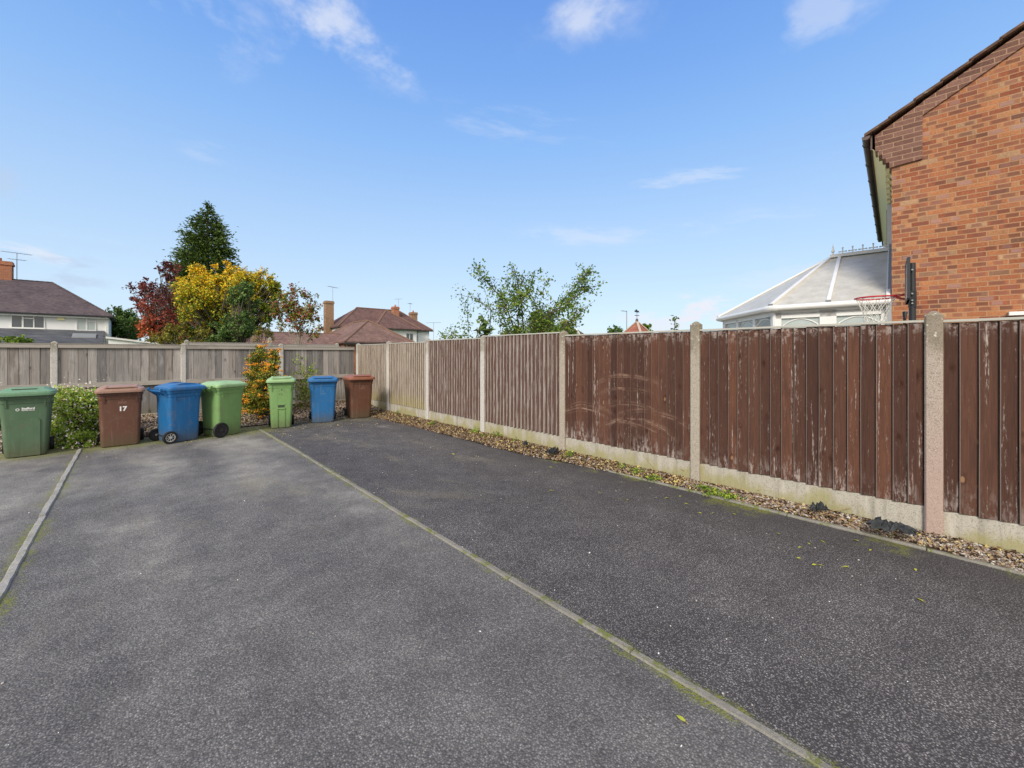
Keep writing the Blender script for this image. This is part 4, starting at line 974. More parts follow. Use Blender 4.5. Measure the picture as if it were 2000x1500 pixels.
red_tile2 = tiles('warm_red_tiles', (.12, .075, .068), (.25, .155, .13), sl=.6, lichen=(.30, .25, .2)); slate_t = tiles('dark_slate_tiles', (.06, .065, .075), (.11, .115, .13), sl=1.0, pitch=.28, tw=.4); hipm = material('hip_tiles', lambda nt: nt.mix(nt.noise(nt.pos(), 6, 3, .7), (.10, .06, .045), (.26, .16, .11)), .9)
brick_far = brick('stock_brick', [(0, (.20, .12, .07)), (.5, (.32, .20, .12)), (1, (.30, .13, .08))], (.35, .28, .2), dark=False); brick_red = brick('red_brick', [(0, (.33, .10, .055)), (.5, (.42, .15, .08)), (1, (.28, .11, .08))], (.42, .30, .2), dark=False)
def window_(parent, x0, x1, z0, z1, Yf, lights=2, name='window', glass=glassm, top=()):
    f = MB(); w = .07; f.box((x0, Yf-.06, z0), (x1, Yf+.04, z0+w)); f.box((x0, Yf-.06, z1-w), (x1, Yf+.04, z1))
    for i in range(lights+1):
        c = x0+(x1-x0)*i/lights; c = min(max(c, x0+w/2), x1-w/2); f.box((c-w/2, Yf-.055, z0+w), (c+w/2, Yf+.03, z1-w))
    for i in top: a = x0+(x1-x0)*i/lights; b = x0+(x1-x0)*(i+1)/lights; f.box((a+w/2, Yf-.05, z1-.42), (b-w/2, Yf+.0, z1-.34)); f.box((a+w/2, Yf-.052, z0+w), (a+w, Yf-.0, z1-w))
    o = f.build(name, upvc, parent)
    s = MB(); s.box((x0-.08, Yf-.14, z0-.06), (x1+.08, Yf-.061, z0-.003)); s.build('sill', upvc, o)
    p = MB()
    for i in range(lights): a = x0+(x1-x0)*i/lights; b = x0+(x1-x0)*(i+1)/lights; p.box((a+w/2+.003, Yf-.02, z0+w+.002), (b-w/2-.003, Yf+.01, z1-w-.002))
    p.build('pane', glass, o); return o
# --- white semi with dark hipped roof, far left
H1 = empty('white_house', (0, 0, 0)); tag(H1, 'white rendered house with purple grey hipped roof at far left', 'house')
YF = 55.0
m_ = MB(); m_.box((-20, YF, -.1), (-1.7, YF+8, 4.9)); m_.build('wall', render_w, H1)
m_ = MB(); E4, R0, R1 = hip_roof(m_, -20, -1.75, YF, YF+8, 5.0, 8.25); ro = m_.build('roof', grey_tile, H1)
m_ = MB(); hips(m_, [(R1, E4[1]), (R1, E4[2])], .09); hips(m_, [(R0, R1)], .08); m_.build('hip_tile', grey_tile, ro)
chimney(ro, (-8.95, YF+4.3, 8.1), 1.5, .9, 1.75, brick_red, pots=1)
m_ = MB(); aerial(m_, (-7.95, YF+4.3, 7.9), 2.9, 1.9, .5); aerial(m_, (-7.95, YF+4.3, 7.9), 2.3, 1.1, .5, 4); m_.build('aerial', greym, ro)
def wx(x): return atY(x, 650, YF).x
def wz(x, y): return atY(x, y, YF).z
m_ = MB(); m_.box((-20.4, YF-.5, 4.86), (-1.4, YF-.41, 5.0)); m_.build('gutter', blackm, H1)
m_ = MB(); m_.box((-20, YF-.35, 4.72), (-1.72, YF-.002, 4.85)); m_.box((-1.9, YF-.10, 2.4), (-1.72, YF-.003, 4.7)); m_.build('fascia', upvc, H1)
window_(H1, wx(21), wx(88), wz(50, 641), wz(50, 613), YF, 3, top=(1,))
window_(H1, wx(149), wx(188), wz(170, 646), wz(170, 619), YF, 2, glass=blindm, top=(1,))
m_ = MB(); a = atY(119.5, 621, YF); m_.box((a.x-.2, YF-.12, a.z-.2), (a.x+.2, YF-.003, a.z+.18)); o = m_.build('alarm_box', creamm, H1)
# lean-to across the ground floor
LT0 = YF-3.3; e2 = MB(); e2.add([(-20, YF, 3.62), (-2.0, YF, 3.62), (-2.0, LT0-.2, 2.38), (-20, LT0-.2, 2.38), (-20, YF, 3.48), (-2.0, YF, 3.48), (-2.0, LT0-.2, 2.24), (-20, LT0-.2, 2.24)], [(0,1,2,3),(7,6,5,4),(3,2,6,7),(1,5,6,2),(0,3,7,4)]); lo = e2.build('lean_to_roof', slate_t, H1)
m_ = MB(); m_.box((-20, LT0, -.1), (-2.1, YF-.01, 2.2)); m_.build('extension_wall', render_w, H1)
m_ = MB(); q = atY(165, 652, YF-1.6); zr = lambda y: 2.38+(y-LT0+.2)/3.5*1.24
m_.add([(q.x-.75, YF-2.2, zr(YF-2.2)+.10), (q.x+.75, YF-2.2, zr(YF-2.2)+.10), (q.x+.75, YF-1.2, zr(YF-1.2)+.10), (q.x-.75, YF-1.2, zr(YF-1.2)+.10), (q.x-.75, YF-2.2, zr(YF-2.2)-.02), (q.x+.75, YF-2.2, zr(YF-2.2)-.02), (q.x+.75, YF-1.2, zr(YF-1.2)-.02), (q.x-.75, YF-1.2, zr(YF-1.2)-.02)], [(0,1,2,3),(4,5,1,0),(5,6,2,1),(6,7,3,2),(7,4,0,3)]); m_.build('rooflight', greym, lo)
m_ = MB(); m_.box((-20, LT0-.34, 2.2), (-1.95, LT0-.21, 2.33)); m_.build('gutter', blackm, lo)
# low flat-roofed garages beyond the grey fence
GA = empty('flat_roofed_garage', (2.5, 38, 0)); tag(GA, 'low white flat roofed garage between the white house and the copper tree', 'garage')
a = at(207, 662, 34); b = at(297, 673, 30)
MG = Matrix.Translation((-2.5, -38, 0)); m_ = MB(); m_.prism([(-1.05, 30, 2.27), (1.1, 30, 1.98), (1.1, 30, 2.06), (-1.05, 30, 2.37)], (0, 3.2, .05)); m_.build('roof', upvc, GA, M=MG)
m_ = MB(); m_.prism([(-.95, 30.1, -.1), (1.0, 30.1, -.1), (1.0, 30.1, 1.97), (-.95, 30.1, 2.24)], (0, 3., 0)); m_.build('wall', render_w, GA, M=MG)
SH = empty('shed', (0, 0, 0)); tag(SH, 'dark shed gable with pale roof edge peeping over the fence left of the yellow tree', 'shed')
m_ = MB(); p0 = at(280, 674, 26); p1 = at(309, 660, 26); p2 = at(345, 676, 26)
m_.prism([p0, p1, p2, (p2.x, p2.y, -.1), (p0.x, p0.y, -.1)], (-2*SN*.3, 3, 0)); m_.build('wall', material('dark_timber', (.06, .04, .045), .8), SH)
m_ = MB(); u_ = Vector((0, 0, .05)); m_.prism([p0+u_*.2, p1+u_*.2, p1+u_*2.2, p0+u_*1.6], Vector((-.1, 3.2, 0))); m_.prism([p1+u_*.2, p2+u_*.2, p2+u_*1.6, p1+u_*2.2], Vector((-.1, 3.2, 0))); m_.build('roof', slate_t, SH)

# --- red-tiled hipped house, centre left
H2 = empty('tiled_house', (0, 0, 0)); tag(H2, 'large white house with red brown hipped roof and tall chimneys behind the bungalow', 'house')
m_ = MB(); m_.box((19.9, 55.6, -.1), (33.4, 62.3, 4.85)); m_.box((24.6, 54.5, -.1), (30.6, 56, 4.85)); m_.build('wall', render_w, H2)
m_ = MB(); E4, R0, R1 = hip_roof(m_, 20.0, 33.4, 55.6, 62.2, 5.0, 8.0, .4, rx0=23.6, rx1=30.0)
e4, r0, r1 = hip_roof(m_, 24.5, 30.7, 54.4, 60, 4.99, 7.85, .4, axis='y', rx0=57.9, rx1=58.9)
ro = m_.build('roof', red_tile, H2)
m_ = MB(); hips(m_, [(R0, E4[0]), (R1, E4[1]), (R0, R1), (r0, e4[0]), (r0, e4[1])], .12); m_.build('hip_tile', hipm, ro)
p = at(642, 640, 56.5); chimney(H2, (p.x, p.y, 4.6), 1.05, .9, 3.95, brick_far, 'chimney_stack', pots=0, base=4.7)
p = at(772, 613, 62.0); chimney(ro, (p.x, p.y, 7.0), .85, .8, 1.4, brick_red, pots=1)
p = at(807, 628, 66); chimney(ro, (p.x, p.y, 6.0), 1.0, .9, 1.95, brick_far, pots=1, base=1.5)
m_ = MB(); p = at(650, 605, 56.5); aerial(m_, (p.x, p.y, 5.5), 5.0, 2.2, .7); p = at(778, 605, 62); aerial(m_, (p.x, p.y, 7.6), 2.0, 1.0, -.6, 4); p = at(801, 605, 66); aerial(m_, (p.x, p.y, 7.0), 2.4, 1.4, .8, 5); p = at(623, 640, 56); m_.tube([(p.x, p.y, 4), (p.x, p.y, 6.6)], .03, 5); m_.tube([(p.x, p.y, 6.6), (p.x+.6, p.y-.4, 6.6)], .025, 5); m_.build('aerial', greym, H2)
window_(H2, 28.9, 30.1, 3.0, 4.4, 54.5, 2)
m_ = MB(); m_.tube([(30.75, 54.4, 0), (30.75, 54.4, 4.8)], .05, 6); m_.build('downpipe', blackm, H2)
m_ = MB(); m_.box((19.5, 55.1, 4.78), (24.2, 55.2, 4.9)); m_.box((24.0, 53.95, 4.78), (31.2, 54.05, 4.9)); m_.box((31.2, 55.1, 4.78), (33.9, 55.2, 4.9)); m_.build('gutter', blackm, H2)
m_ = MB(); p = at(847, 640, 58); aerial(m_, (p.x, p.y, 0), 5.8, 2.0, -.55, 7); o = m_.build('aerial_mast', greym); tag(o, 'thin aerial mast with bar on top standing right of the tiled house', 'aerial')
# --- bungalow in front
H3 = empty('bungalow', (0, 0, 0)); tag(H3, 'bungalow with warm red hipped roof and tiled hips just beyond the fences', 'bungalow')
m_ = MB(); m_.box((12.3, 32.6, -.1), (17.6, 40.6, 2.3)); m_.box((5.0, 34.2, -.1), (12.3, 37.8, 1.9)); m_.build('wall', brick_red, H3)
m_ = MB(); E4, R0, R1 = hip_roof(m_, 12.3, 17.7, 32.6, 40.7, 2.42, 4.32, .3, axis='y', rx0=35.0, rx1=38.2)
f4, q0, q1 = hip_roof(m_, 4.5, 12.7, 33.9, 37.9, 1.9, 3.12, .3, rx0=5.5, rx1=13.0)
hip_roof(m_, 4.4, 9.6, 37.5, 42.6, 2.4, 3.95, .3, rx0=6.6, rx1=7.2)
ro = m_.build('roof', red_tile2, H3)
m_ = MB(); hips(m_, [(R0, E4[0]), (R0, E4[1]), (R0, R1), (R1, E4[3])], .10); m_.build('hip_tile', hipm, ro); m_ = MB(); hips(m_, [(q0, q1)], .06); m_.build('ridge_tile', hipm, ro)
m_ = MB(); m_.box((11.9, 32.16, 2.17), (18.1, 32.26, 2.29)); m_.tube([(12.0, 32.3, 2.2), (12.25, 32.5, 1.7)], .05, 5); m_.build('gutter', blackm, H3)
# --- small distant gables
H4 = empty('gabled_house', (0, 0, 0)); tag(H4, 'tiny distant gabled house with one chimney right of the sparse tree', 'house')
p = at(1141, 655, 62); m_ = MB(); m_.box((p.x-3.5, p.y-.0, -.1), (p.x+1.8, p.y+6, 3.6)); m_.build('wall', render_w, H4)
m_ = MB(); x0, x1 = p.x-3.7, p.x+2.0; m_.add([(x0, p.y-.3, 3.5), (x1, p.y-.3, 3.5), (x1, p.y+6.3, 3.5), (x0, p.y+6.3, 3.5), (x0, p.y+3, 5.3), (x1, p.y+3, 5.3)], [(0,1,5,4),(2,3,4,5),(1,2,5),(3,0,4),(3,2,1,0)]); ro = m_.build('roof', red_tile, H4)
chimney(ro, (p.x-1.0, p.y+3, 5.2), .8, .8, 1.2, brick_far)
m_ = MB(); g = at(1122, 655, 60); m_.prism([(g.x-1.0, g.y-.5, 2), (g.x+1.3, g.y-.5, 3.4), (g.x+.15, g.y-.5, 5.0), (g.x-1.0, g.y-.5, 3.4)], (0, 2, 0)); m_.build('gable', render_w, H4)
# --- pyramid roof with weathervane
TU = empty('pavilion', (0, 0, 0)); q = at(1244, 650, 38); tag(TU, 'red tiled pyramid roof with pale hips beyond the scuffed fence panel', 'pavilion')
m_ = MB(); h = 1.75; za = CAMZ+(690-628)/816*38; m_.box((q.x-h+.2, q.y-h+.2, -.1), (q.x+h-.2, q.y+h-.2, 2.6)); m_.build('wall', brick_red, TU)
zb_ = za-2.1; cr_ = [Vector((q.x+a*h, q.y+b*h, zb_)) for a, b in ((-1,-1),(1,-1),(1,1),(-1,1))]; top = Vector((q.x, q.y, za))
m_ = MB(); m_.add(cr_+[top], [(0,1,4),(1,2,4),(2,3,4),(3,0,4),(3,2,1,0)]); ro = m_.build('roof', tiles('terracotta_tiles', (.24, .085, .06), (.34, .14, .10), pitch=.2, sl=1.0, tw=.6), TU)
m_ = MB()
for c in cr_: m_.bar(c+Vector((0,0,.03)), top+Vector((0,0,.05)), .2, .08)
m_.build('hip_tile', material('pale_hip', (.40, .32, .26), .9), ro)
m_ = MB(); m_.tube([top, top+Vector((0,0,.25))], [.14, .1], 8); m_.build('finial', brownp, ro)
WV = MB(); t = top+Vector((0, 0, .25)); WV.tube([t, t+Vector((0, 0, .85))], .02, 6); WV.bar(t+Vector((-.2, .1, .3)), t+Vector((.2, -.1, .3)), .04, .05); WV.bar(t+Vector((-.1, -.2, .3)), t+Vector((.1, .2, .3)), .03)
bd = [(-.18, .62), (-.05, .60), (.02, .55), (.12, .6), (.2, .56), (.16, .74), (.06, .72), (.02, .82), (-.08, .86), (-.12, .74), (-.2, .76)]
WV.prism([t+Vector((a, -.6*a, z)) for a, z in bd], (.02, .03, 0)); o = WV.build('weathervane', blackm); tag(o, 'dark weathervane standing on the pyramid roof', 'weathervane')
m_ = MB(); q = at(1224, 690, 55); zt = CAMZ+(690-608)/816*55; m_.tube([(q.x, q.y, 0), (q.x, q.y, zt)], [.09, .05], 8); lp = empty('street_lamp', (0, 0, 0)); m_.build('lamp_post', greym, lp); tag(lp, 'slim grey street lamp left of the pyramid roof', 'street lamp')
m_ = MB(); m_.bar((q.x, q.y, zt), (q.x-.75, q.y+.3, zt+.04), .16, .08); m_.build('lamp_head', greym, lp)

# ================================================================ trees and shrubs
def tree(name, base, clumps, lsize, mat, label, cat, trunk_r=.15, per=60, bark=barkm, flat=.3, rndf=None, limb=True, twig=.012, aspect=.55, group=None, fork=.35, parts=True, jitter=1.0):
    "clumps: (centre, radius, weight); leaves gather round twig ends inside each clump"
    t = empty(name, base); tag(t, label, cat, group); base = Vector(base); M = Matrix.Translation(-base)
    cs = [Vector(c[0]) for c in clumps]; cen = sum(cs, Vector())/len(cs); fk = base.lerp(Vector((cen.x, cen.y, cen.z)), fork); 
    tr = MB(); 
    if limb:
        tr.tube([base, base.lerp(fk, .5)+Vector((random.uniform(-.05, .05), 0, 0)), fk], [trunk_r, trunk_r*.8, trunk_r*.62], 8)
    P = []; Rn = []
    for c, r, wgt in clumps:
        c = Vector(c); n = int(per*wgt)
        if limb:
            mid = fk.lerp(c, .5)+Vector((random.uniform(-1, 1), random.uniform(-1, 1), random.uniform(-.2, .6)))*(c-fk).length*.09
            tr.tube([fk, mid, c], [trunk_r*.42, trunk_r*.26, max(twig, trunk_r*.10)], 6)
        k = max(3, n//9)
        tips = rng.normal(size=(k, 3)); tips /= np.linalg.norm(tips, axis=1, keepdims=True); tips *= (r*rng.random((k, 1))**.45)
        if limb:
            for q in tips[:min(k, 7)]: tr.tube([c, c+Vector(q*.5)+Vector((0, 0, .04*r)), c+Vector(q)], [twig, twig*.7, twig*.35], 4, cap=False)
        idx = rng.integers(0, k, n); off = rng.normal(size=(n, 3))*(r*.16*jitter)
        # strew some leaves back along their twigs
        f = .55+.45*rng.random((n, 1)); pts = np.array(c)+tips[idx]*f+off; P.append(pts)
        Rn.append(np.clip((rndf(pts) if rndf else rng.random(n)), 0, 1))
    P = np.concatenate(P); Rn = np.concatenate(Rn)
    if limb: tr.build('trunk', bark, t, smooth=60, M=M)
    leaves(P-np.array(base), lsize, Rn, 'crown' if 'tree' in name else 'foliage', mat, t, flat=flat, aspect=aspect)
    return t
def blob(cx, cy, rx, ry, Z, n, r, depth=None, shell=.5, seed=0):
    "clump centres filling an ellipsoid whose outline is the pixel ellipse at depth Z"
    c = at(cx, cy, Z); sx = rx/F*Z; sz = ry/F*Z; sy = depth or sx; out = []
    right = Vector((CS, -SN, 0)); fwd = Vector((SN, CS, 0))
    for _ in range(n):
        d = rng.normal(size=3); d /= np.linalg.norm(d); k = shell+(1-shell)*rng.random()
        out.append((c+right*float(d[0]*k*sx)+fwd*float(d[1]*k*sy)+Vector((0, 0, float(d[2]*k*sz))), r*random.uniform(.7, 1.25), random.uniform(.7, 1.3)))
    return out
g0 = lambda x, Z: tuple(at(x, 690, Z).xy)+(-.05,)
# tall conifer
def conifer(base, H, prof, label, seed=1, dens=1.0, dirs=26, lean=(0, 0)):
    t = empty('conifer_tree', base); tag(t, label, 'tree'); tr = MB(); tr.tube([(0, 0, 0), (lean[0]*.5, 0, H*.5), (lean[0], 0, H*.98)], [H*.022, H*.013, .02], 8)
    P = []; Rn = []; A = []
    zs = np.linspace(.12*H, H*.99, int(H*4.2))
    for z in zs:
        r0 = np.interp(z/H, *prof); nb_ = max(4, int(dirs*min(1, r0/2.2)))
        for k in range(nb_):
            a = 2*math.pi*random.random(); r = r0*random.uniform(.72, 1.10)*(1+.16*mnoise.noise(Vector((math.cos(a)*1.3, math.sin(a)*1.3, z*.45+seed))))
            dr = Vector((math.cos(a), math.sin(a), 0)); m = int((7+18*r/2.5)*dens)
            if k % 5 == 0: tr.tube([(0, 0, z), (dr.x*r*.5, dr.y*r*.5, z-r*.10), (dr.x*r*.95, dr.y*r*.95, z-r*.05)], [.04, .025, .01], 4, cap=False)
            u = rng.random(m)**.6; rad = r*(.25+.75*u)
            pts = np.stack([dr.x*rad, dr.y*rad, z-.30*rad*(1-u*.75)+.12*rng.normal(size=m)], 1); pts[:, :2] += rng.normal(size=(m, 2))*(.10+.09*rad[:, None])
            P.append(pts); A.append(np.tile(np.array([dr.x, dr.y, .12]), (m, 1))); Rn.append(np.clip(.15+.55*u*rng.random(m)+.25*random.random(), 0, 1))
    P = np.concatenate(P); A = np.concatenate(A); Rn = np.concatenate(Rn); P[:, 0] += lean[0]*P[:, 2]/H
    tr.build('trunk', barkm, t); leaves(P, .26, Rn, 'crown', L_con, t, aspect=.42, flat=.9, along=A, fold=.3)
Zc = 40
conifer(g0(405, Zc), 16.05, ([0, .3, .50, .62, .70, .78, .86, .92, .96, 1.0], [3.3, 3.3, 3.1, 2.85, 2.4, 2.05, 1.6, 1.0, .5, .05]), 'tall dark green conifer rising behind the yellow autumn tree')
# copper/red tree
cl = blob(322, 605, 50, 60, 30, 75, .6, shell=.3)+blob(305, 640, 38, 25, 30, 24, .5, shell=.3)+blob(285, 580, 26, 26, 30, 16, .5)+blob(337, 528, 22, 20, 30, 12, .4)
for a, b in ((262, 583), (270, 570), (268, 590), (278, 552), (285, 545), (275, 605), (263, 577), (293, 560)): cl.append((at(a, b, 30), .36, .35))
def rc_(p): 
    px = p[:, 0]; z = p[:, 2]; return np.clip(.12+.55*(1-np.clip((z-2.5)/3.2, 0, 1))+.35*rng.random(len(p))*(.6+.4*np.sin(px*3)), 0, 1)
tree('copper_tree', g0(318, 30), cl, .17, L_cop, 'copper and red leaved tree left of the conifer', 'tree', .12, 62, rndf=rc_, twig=.006)
# yellow tree
cl = blob(448, 590, 92, 66, 24, 120, .5, shell=.45)+blob(400, 560, 45, 36, 24, 25, .42)+blob(478, 560, 55, 34, 24, 30, .4)+blob(525, 585, 28, 45, 24, 20, .36)
for a, b in ((441, 516), (458, 522), (420, 524), (396, 530), (372, 540), (515, 530), (530, 545), (541, 560), (547, 572), (508, 535), (352, 548), (362, 560), (512, 548)): cl.append((at(a, b, 24), .28, .45))
zt_ = at(448, 520, 24).z; zm_ = at(448, 650, 24).z
def ry(p):
    r_ = (p-np.array([0, 0, 0])); xr = p[:, 0]*CS-p[:, 1]*SN; zc = p[:, 0]*SN+p[:, 1]*CS; px = 1000+816*xr/zc
    f = (p[:, 2]-zm_)/(zt_-zm_); g = np.clip((px-455)/110, 0, 1)
    return np.clip(.03+.92*f-.45*g+.34*rng.normal(size=len(p)), 0, 1)
tree('autumn_tree', g0(440, 24), cl, .125, L_yel, 'bright yellow autumn tree in front of the conifer', 'tree', .2, 150, rndf=ry)
# shrubs under it
tree('olive_shrub', g0(355, 22), blob(360, 660, 52, 26, 22, 42, .32), .10, L_olv, 'olive green shrub low over the fence below the copper tree', 'shrub', .08, 120)
tree('green_shrub', g0(465, 20), blob(460, 640, 38, 34, 20, 40, .30)+blob(480, 590, 26, 45, 21, 30, .28)+blob(430, 665, 26, 18, 20, 14, .22), .11, L_grn, 'dark green leafy shrub over the fence in front of the yellow tree', 'shrub', .08, 90)
tree('olive_shrub', g0(518, 19), blob(515, 655, 26, 14, 19, 14, .22), .06, L_olv, 'low golden green shrub over the fence right of the dark green one', 'shrub', .05, 90)
# green and red leaved young tree, sparse
cl = []
for a, b, w_ in ((560, 600, 1.2), (575, 590, 1.2), (545, 615, 1.2), (585, 605, 1.4), (595, 620, 1.3), (570, 625, 1.3), (605, 600, .8), (598, 575, .6), (575, 565, .5), (615, 600, .6), (590, 640, .9), (612, 625, .8), (556, 585, .8), (580, 645, .5), (610, 655, .5), (550, 640, .5), (540, 600, .8), (607, 580, .4), (572, 573, .5), (565, 610, 1.2), (601, 610, 1.), (618, 645, .4), (576, 612, 1.2)): cl.append((at(a, b, 18+random.uniform(-.4, .4)), .36, w_))
tree('young_tree', g0(585, 18), cl, .115, L_mix, 'sparse young tree with green and dark red leaves above the far fence', 'tree', .028, 150, bark=barkpale, fork=.5, twig=.006)
# evergreen trees behind the garage at left
tree('evergreen_tree', g0(240, 46), blob(243, 640, 40, 22, 46, 40, .7)+blob(232, 618, 18, 14, 46, 12, .6), .26, L_grn, 'rounded green evergreen between the white house and copper tree', 'tree', .3, 120)
# sparse tree right of centre: several whippy stems
def whippy(name, base, stems, lsize, mat, label, Z, leafn=9, bark=barkm, cat='tree'):
    t = empty(name, base); tag(t, label, cat); base = Vector(base); M = Matrix.Translation(-base); tr = MB(); P = []
    for pts, rr, dens in stems:
        w3 = [at(x, y, Z+dz) for x, y, dz in pts]; n = len(w3)
        tr.tube(w3, [rr*(1-.8*i/(n-1)) for i in range(n)], 5)
        for i in range(n-1):
            L_ = (w3[i+1]-w3[i]).length; k = int(L_*leafn*dens*5)
            for _ in range(k):
                u = random.random(); q = w3[i].lerp(w3[i+1], u); d = Vector(rng.normal(size=3)); d.normalize(); ln = random.uniform(.05, .34)
                e = q+d*ln
                if random.random() < .3: tr.tube([q, e], [.005, .002], 3, cap=False)
                for _ in range(3): P.append(q.lerp(e, random.uniform(.5, 1.1))+Vector(rng.normal(size=3))*.035)
    P = np.array([tuple(p) for p in P]); tr.build('trunk', bark, t, smooth=60, M=M); leaves(P-np.array(base), lsize, rng.random(len(P)), 'crown' if cat == 'tree' else 'foliage', mat, t, flat=.2)
Zs = 11.
S_ = []
def st(*p, r=.016, d=1.0): S_.append(([(x, y, random.uniform(-.35, .35)) for x, y in p], r, d))
st((1030, 700), (1022, 640), (1018, 590), (1010, 545), (1002, 518), r=.03, d=1.3); st((1040, 700), (1060, 630), (1085, 600), (1115, 570), (1140, 540), (1152, 527), r=.025, d=1.2)
st((1045, 690), (1070, 620), (1105, 590), (1140, 570), (1178, 553), r=.02, d=1.1); st((1020, 690), (1000, 630), (985, 590), (960, 560), (938, 535), (930, 522), r=.025, d=1.3)
st((1020, 690), (1010, 620), (1022, 580), (1040, 550), (1045, 527), r=.02, d=1.2); st((1030, 690), (1050, 640), (1070, 610), (1095, 605), (1120, 600), r=.02, d=1.2)
st((1060, 690), (1090, 650), (1115, 625), (1135, 605), (1145, 598), r=.018, d=1.4); st((1000, 690), (990, 640), (975, 600), (992, 560), (990, 540), r=.018, d=1.4)
st((1040, 690), (1032, 650), (1045, 610), (1060, 580), (1065, 545), r=.015, d=1.0); st((1040, 640), (1050, 600), (1030, 575), (1020, 550), r=.012, d=1.2)
st((1060, 660), (1105, 640), (1130, 615), (1120, 585), r=.012, d=1.2); st((1010, 600), (1005, 575), (1015, 555), (1030, 535), r=.01, d=1.5); st((985, 610), (1000, 590), (1022, 572), r=.01, d=1.6)
st((1110, 680), (1118, 650), (1108, 625), r=.012, d=1.2); st((1095, 610), (1125, 575), (1138, 562), (1146, 545), r=.01, d=1.4)
whippy('sparse_tree', g0(1035, Zs), S_, .080, L_sprs, 'sparse leafy tree with spreading branches against the sky behind the middle of the fence', Zs)
S_ = []
st((957, 700), (957, 640), (958, 605), (945, 560), r=.018, d=.25); st((920, 690), (940, 630), (955, 605), (912, 567), r=.015, d=.35); st((958, 605), (935, 585), (903, 577), (897, 572), r=.01, d=.5)
st((918, 700), (915, 640), (912, 600), (918, 590), r=.012, d=.9); st((958, 606), (985, 600), (1010, 590), r=.01, d=.9); st((980, 690), (978, 640), (975, 600), r=.008, d=.7); st((905, 690), (908, 650), (900, 620), r=.008, d=.8); st((865, 660), (885, 650), (895, 668), r=.006, d=1.5)
whippy('sapling', g0(940, 10.5), S_, .065, L_sprs, 'thin nearly bare sapling just left of the sparse tree', 10.5)
tree('green_bush', g0(1060, 12.5), blob(1062, 640, 42, 42, 12.5, 55, .26, shell=.3)+blob(1105, 650, 22, 16, 12.5, 12, .2)+blob(1010, 655, 26, 14, 12.5, 12, .2), .06, L_sprs, 'dense green bush at the foot of the sparse tree, showing over the fence', 'bush', .04, 115, fork=.5)
conifer(g0(948, 13), 2.55, ([0, .6, .8, 1.], [.55, .42, .22, .02]), 'small young conifer peeping over the fence below the sapling', 2, .7, 16)
tree('round_tree', g0(1202, 60), blob(1202, 652, 18, 14, 60, 26, .5, shell=.3), .28, L_grn, 'small dark green tree left of the pyramid roof', 'tree', .2, 110)
tree('light_tree', g0(1262, 50), blob(1262, 645, 12, 14, 50, 14, .4), .24, L_sprs, 'small yellow green tree right of the pyramid roof', 'tree', .15, 110)
conifer(g0(1318, 30), 4.15, ([0, .5, .8, 1.], [1.0, .62, .28, .02]), 'thin young conifer top left of the conservatory above the fence', 4, .28, 12)
# pyracantha with orange berries against the back fence
cl = blob(510, 762, 40, 44, 9.3, 80, .15, depth=.28)+blob(517, 712, 33, 30, 9.55, 50, .12, depth=.2)+blob(500, 785, 26, 22, 9.0, 22, .13, depth=.25)+blob(509, 688, 7, 8, 9.8, 4, .08, depth=.1)
b_ = (2.0, 11.1, .1); pt = tree('pyracantha_bush', b_, cl, .034, L_pyr, 'shrub covered in orange berries growing up the grey back fence', 'shrub', .03, 130, twig=.004, fork=.25)
Pb = []
for c, r, w_ in cl:
    for _ in range(random.choice((0, 1, 1, 2))):
        cc = np.array(c)+rng.normal(size=3)*r*.75; cc[1] -= .05; k = random.randint(10, 24); Pb.append(cc+rng.normal(size=(k, 3))*np.array([.035, .025, .016]))
Pb = np.concatenate(Pb)-np.array(b_); pebbles(Pb, .0085+.004*rng.random(len(Pb)), 'berries', berrym, pt, squash=.95)
# thin straggly shrub on the far side of the narrow green bin
S_ = []
st((600, 800), (590, 760), (597, 735), (577, 697), r=.01, d=.5); st((598, 790), (606, 750), (590, 715), r=.008, d=2.2); st((602, 780), (612, 740), (608, 710), r=.006, d=1.6); st((590, 770), (570, 725), r=.006, d=.3); st((600, 790), (622, 760), (618, 735), r=.006, d=.6)
st((585, 800), (590, 770), (583, 750), (588, 740), r=.006, d=1.5)
whippy('straggly_shrub', at(600, 790, 10.4), S_, .055, L_weed, 'thin straggly shrub against the grey fence between green and blue bins', 10.4, bark=twigm, cat='shrub')
# flowering bush between the green and brown bins
cl = blob(143, 815, 52, 60, 7.15, 110, .17, depth=.50, shell=.3)+blob(160, 790, 34, 34, 7.3, 36, .14, depth=.4)+blob(110, 860, 28, 22, 6.75, 20, .12, depth=.25)+blob(160, 862, 30, 18, 6.75, 18, .10, depth=.2)
def rb_(p): return np.clip(.15+.45*rng.random(len(p))+.3*(p[:, 2]-.3)+.22*rng.normal(size=len(p)), 0, 1)
bs = (-.55, 10.2, .05)
ft = tree('flowering_bush', bs, cl, .036, L_bush, 'bright green bush with tiny white flowers between the green bin and the brown bin', 'bush', .03, 135, rndf=rb_, twig=.004, fork=.2)
def flowers(cl, bs, parent, k):
    Pf = np.concatenate([np.array(c)+rng.normal(size=(k, 3))*r*.75 for c, r, w_ in cl]); Pf += np.array([0, -.03, .02])
    leaves(Pf-np.array(bs), .028, rng.random(len(Pf)), 'flowers', L_flow, parent, aspect=.9, flat=.2, fold=.6)
flowers(cl, bs, ft, 10)
cl = blob(30, 790, 80, 38, 8.2, 60, .17, depth=.35, shell=.3)+blob(0, 850, 40, 40, 7.5, 30, .16, depth=.3)+blob(50, 748, 60, 14, 8.9, 22, .12, depth=.2)+blob(85, 742, 14, 10, 8.9, 5, .09, depth=.15)+blob(-60, 830, 60, 60, 7.3, 40, .2, depth=.35)
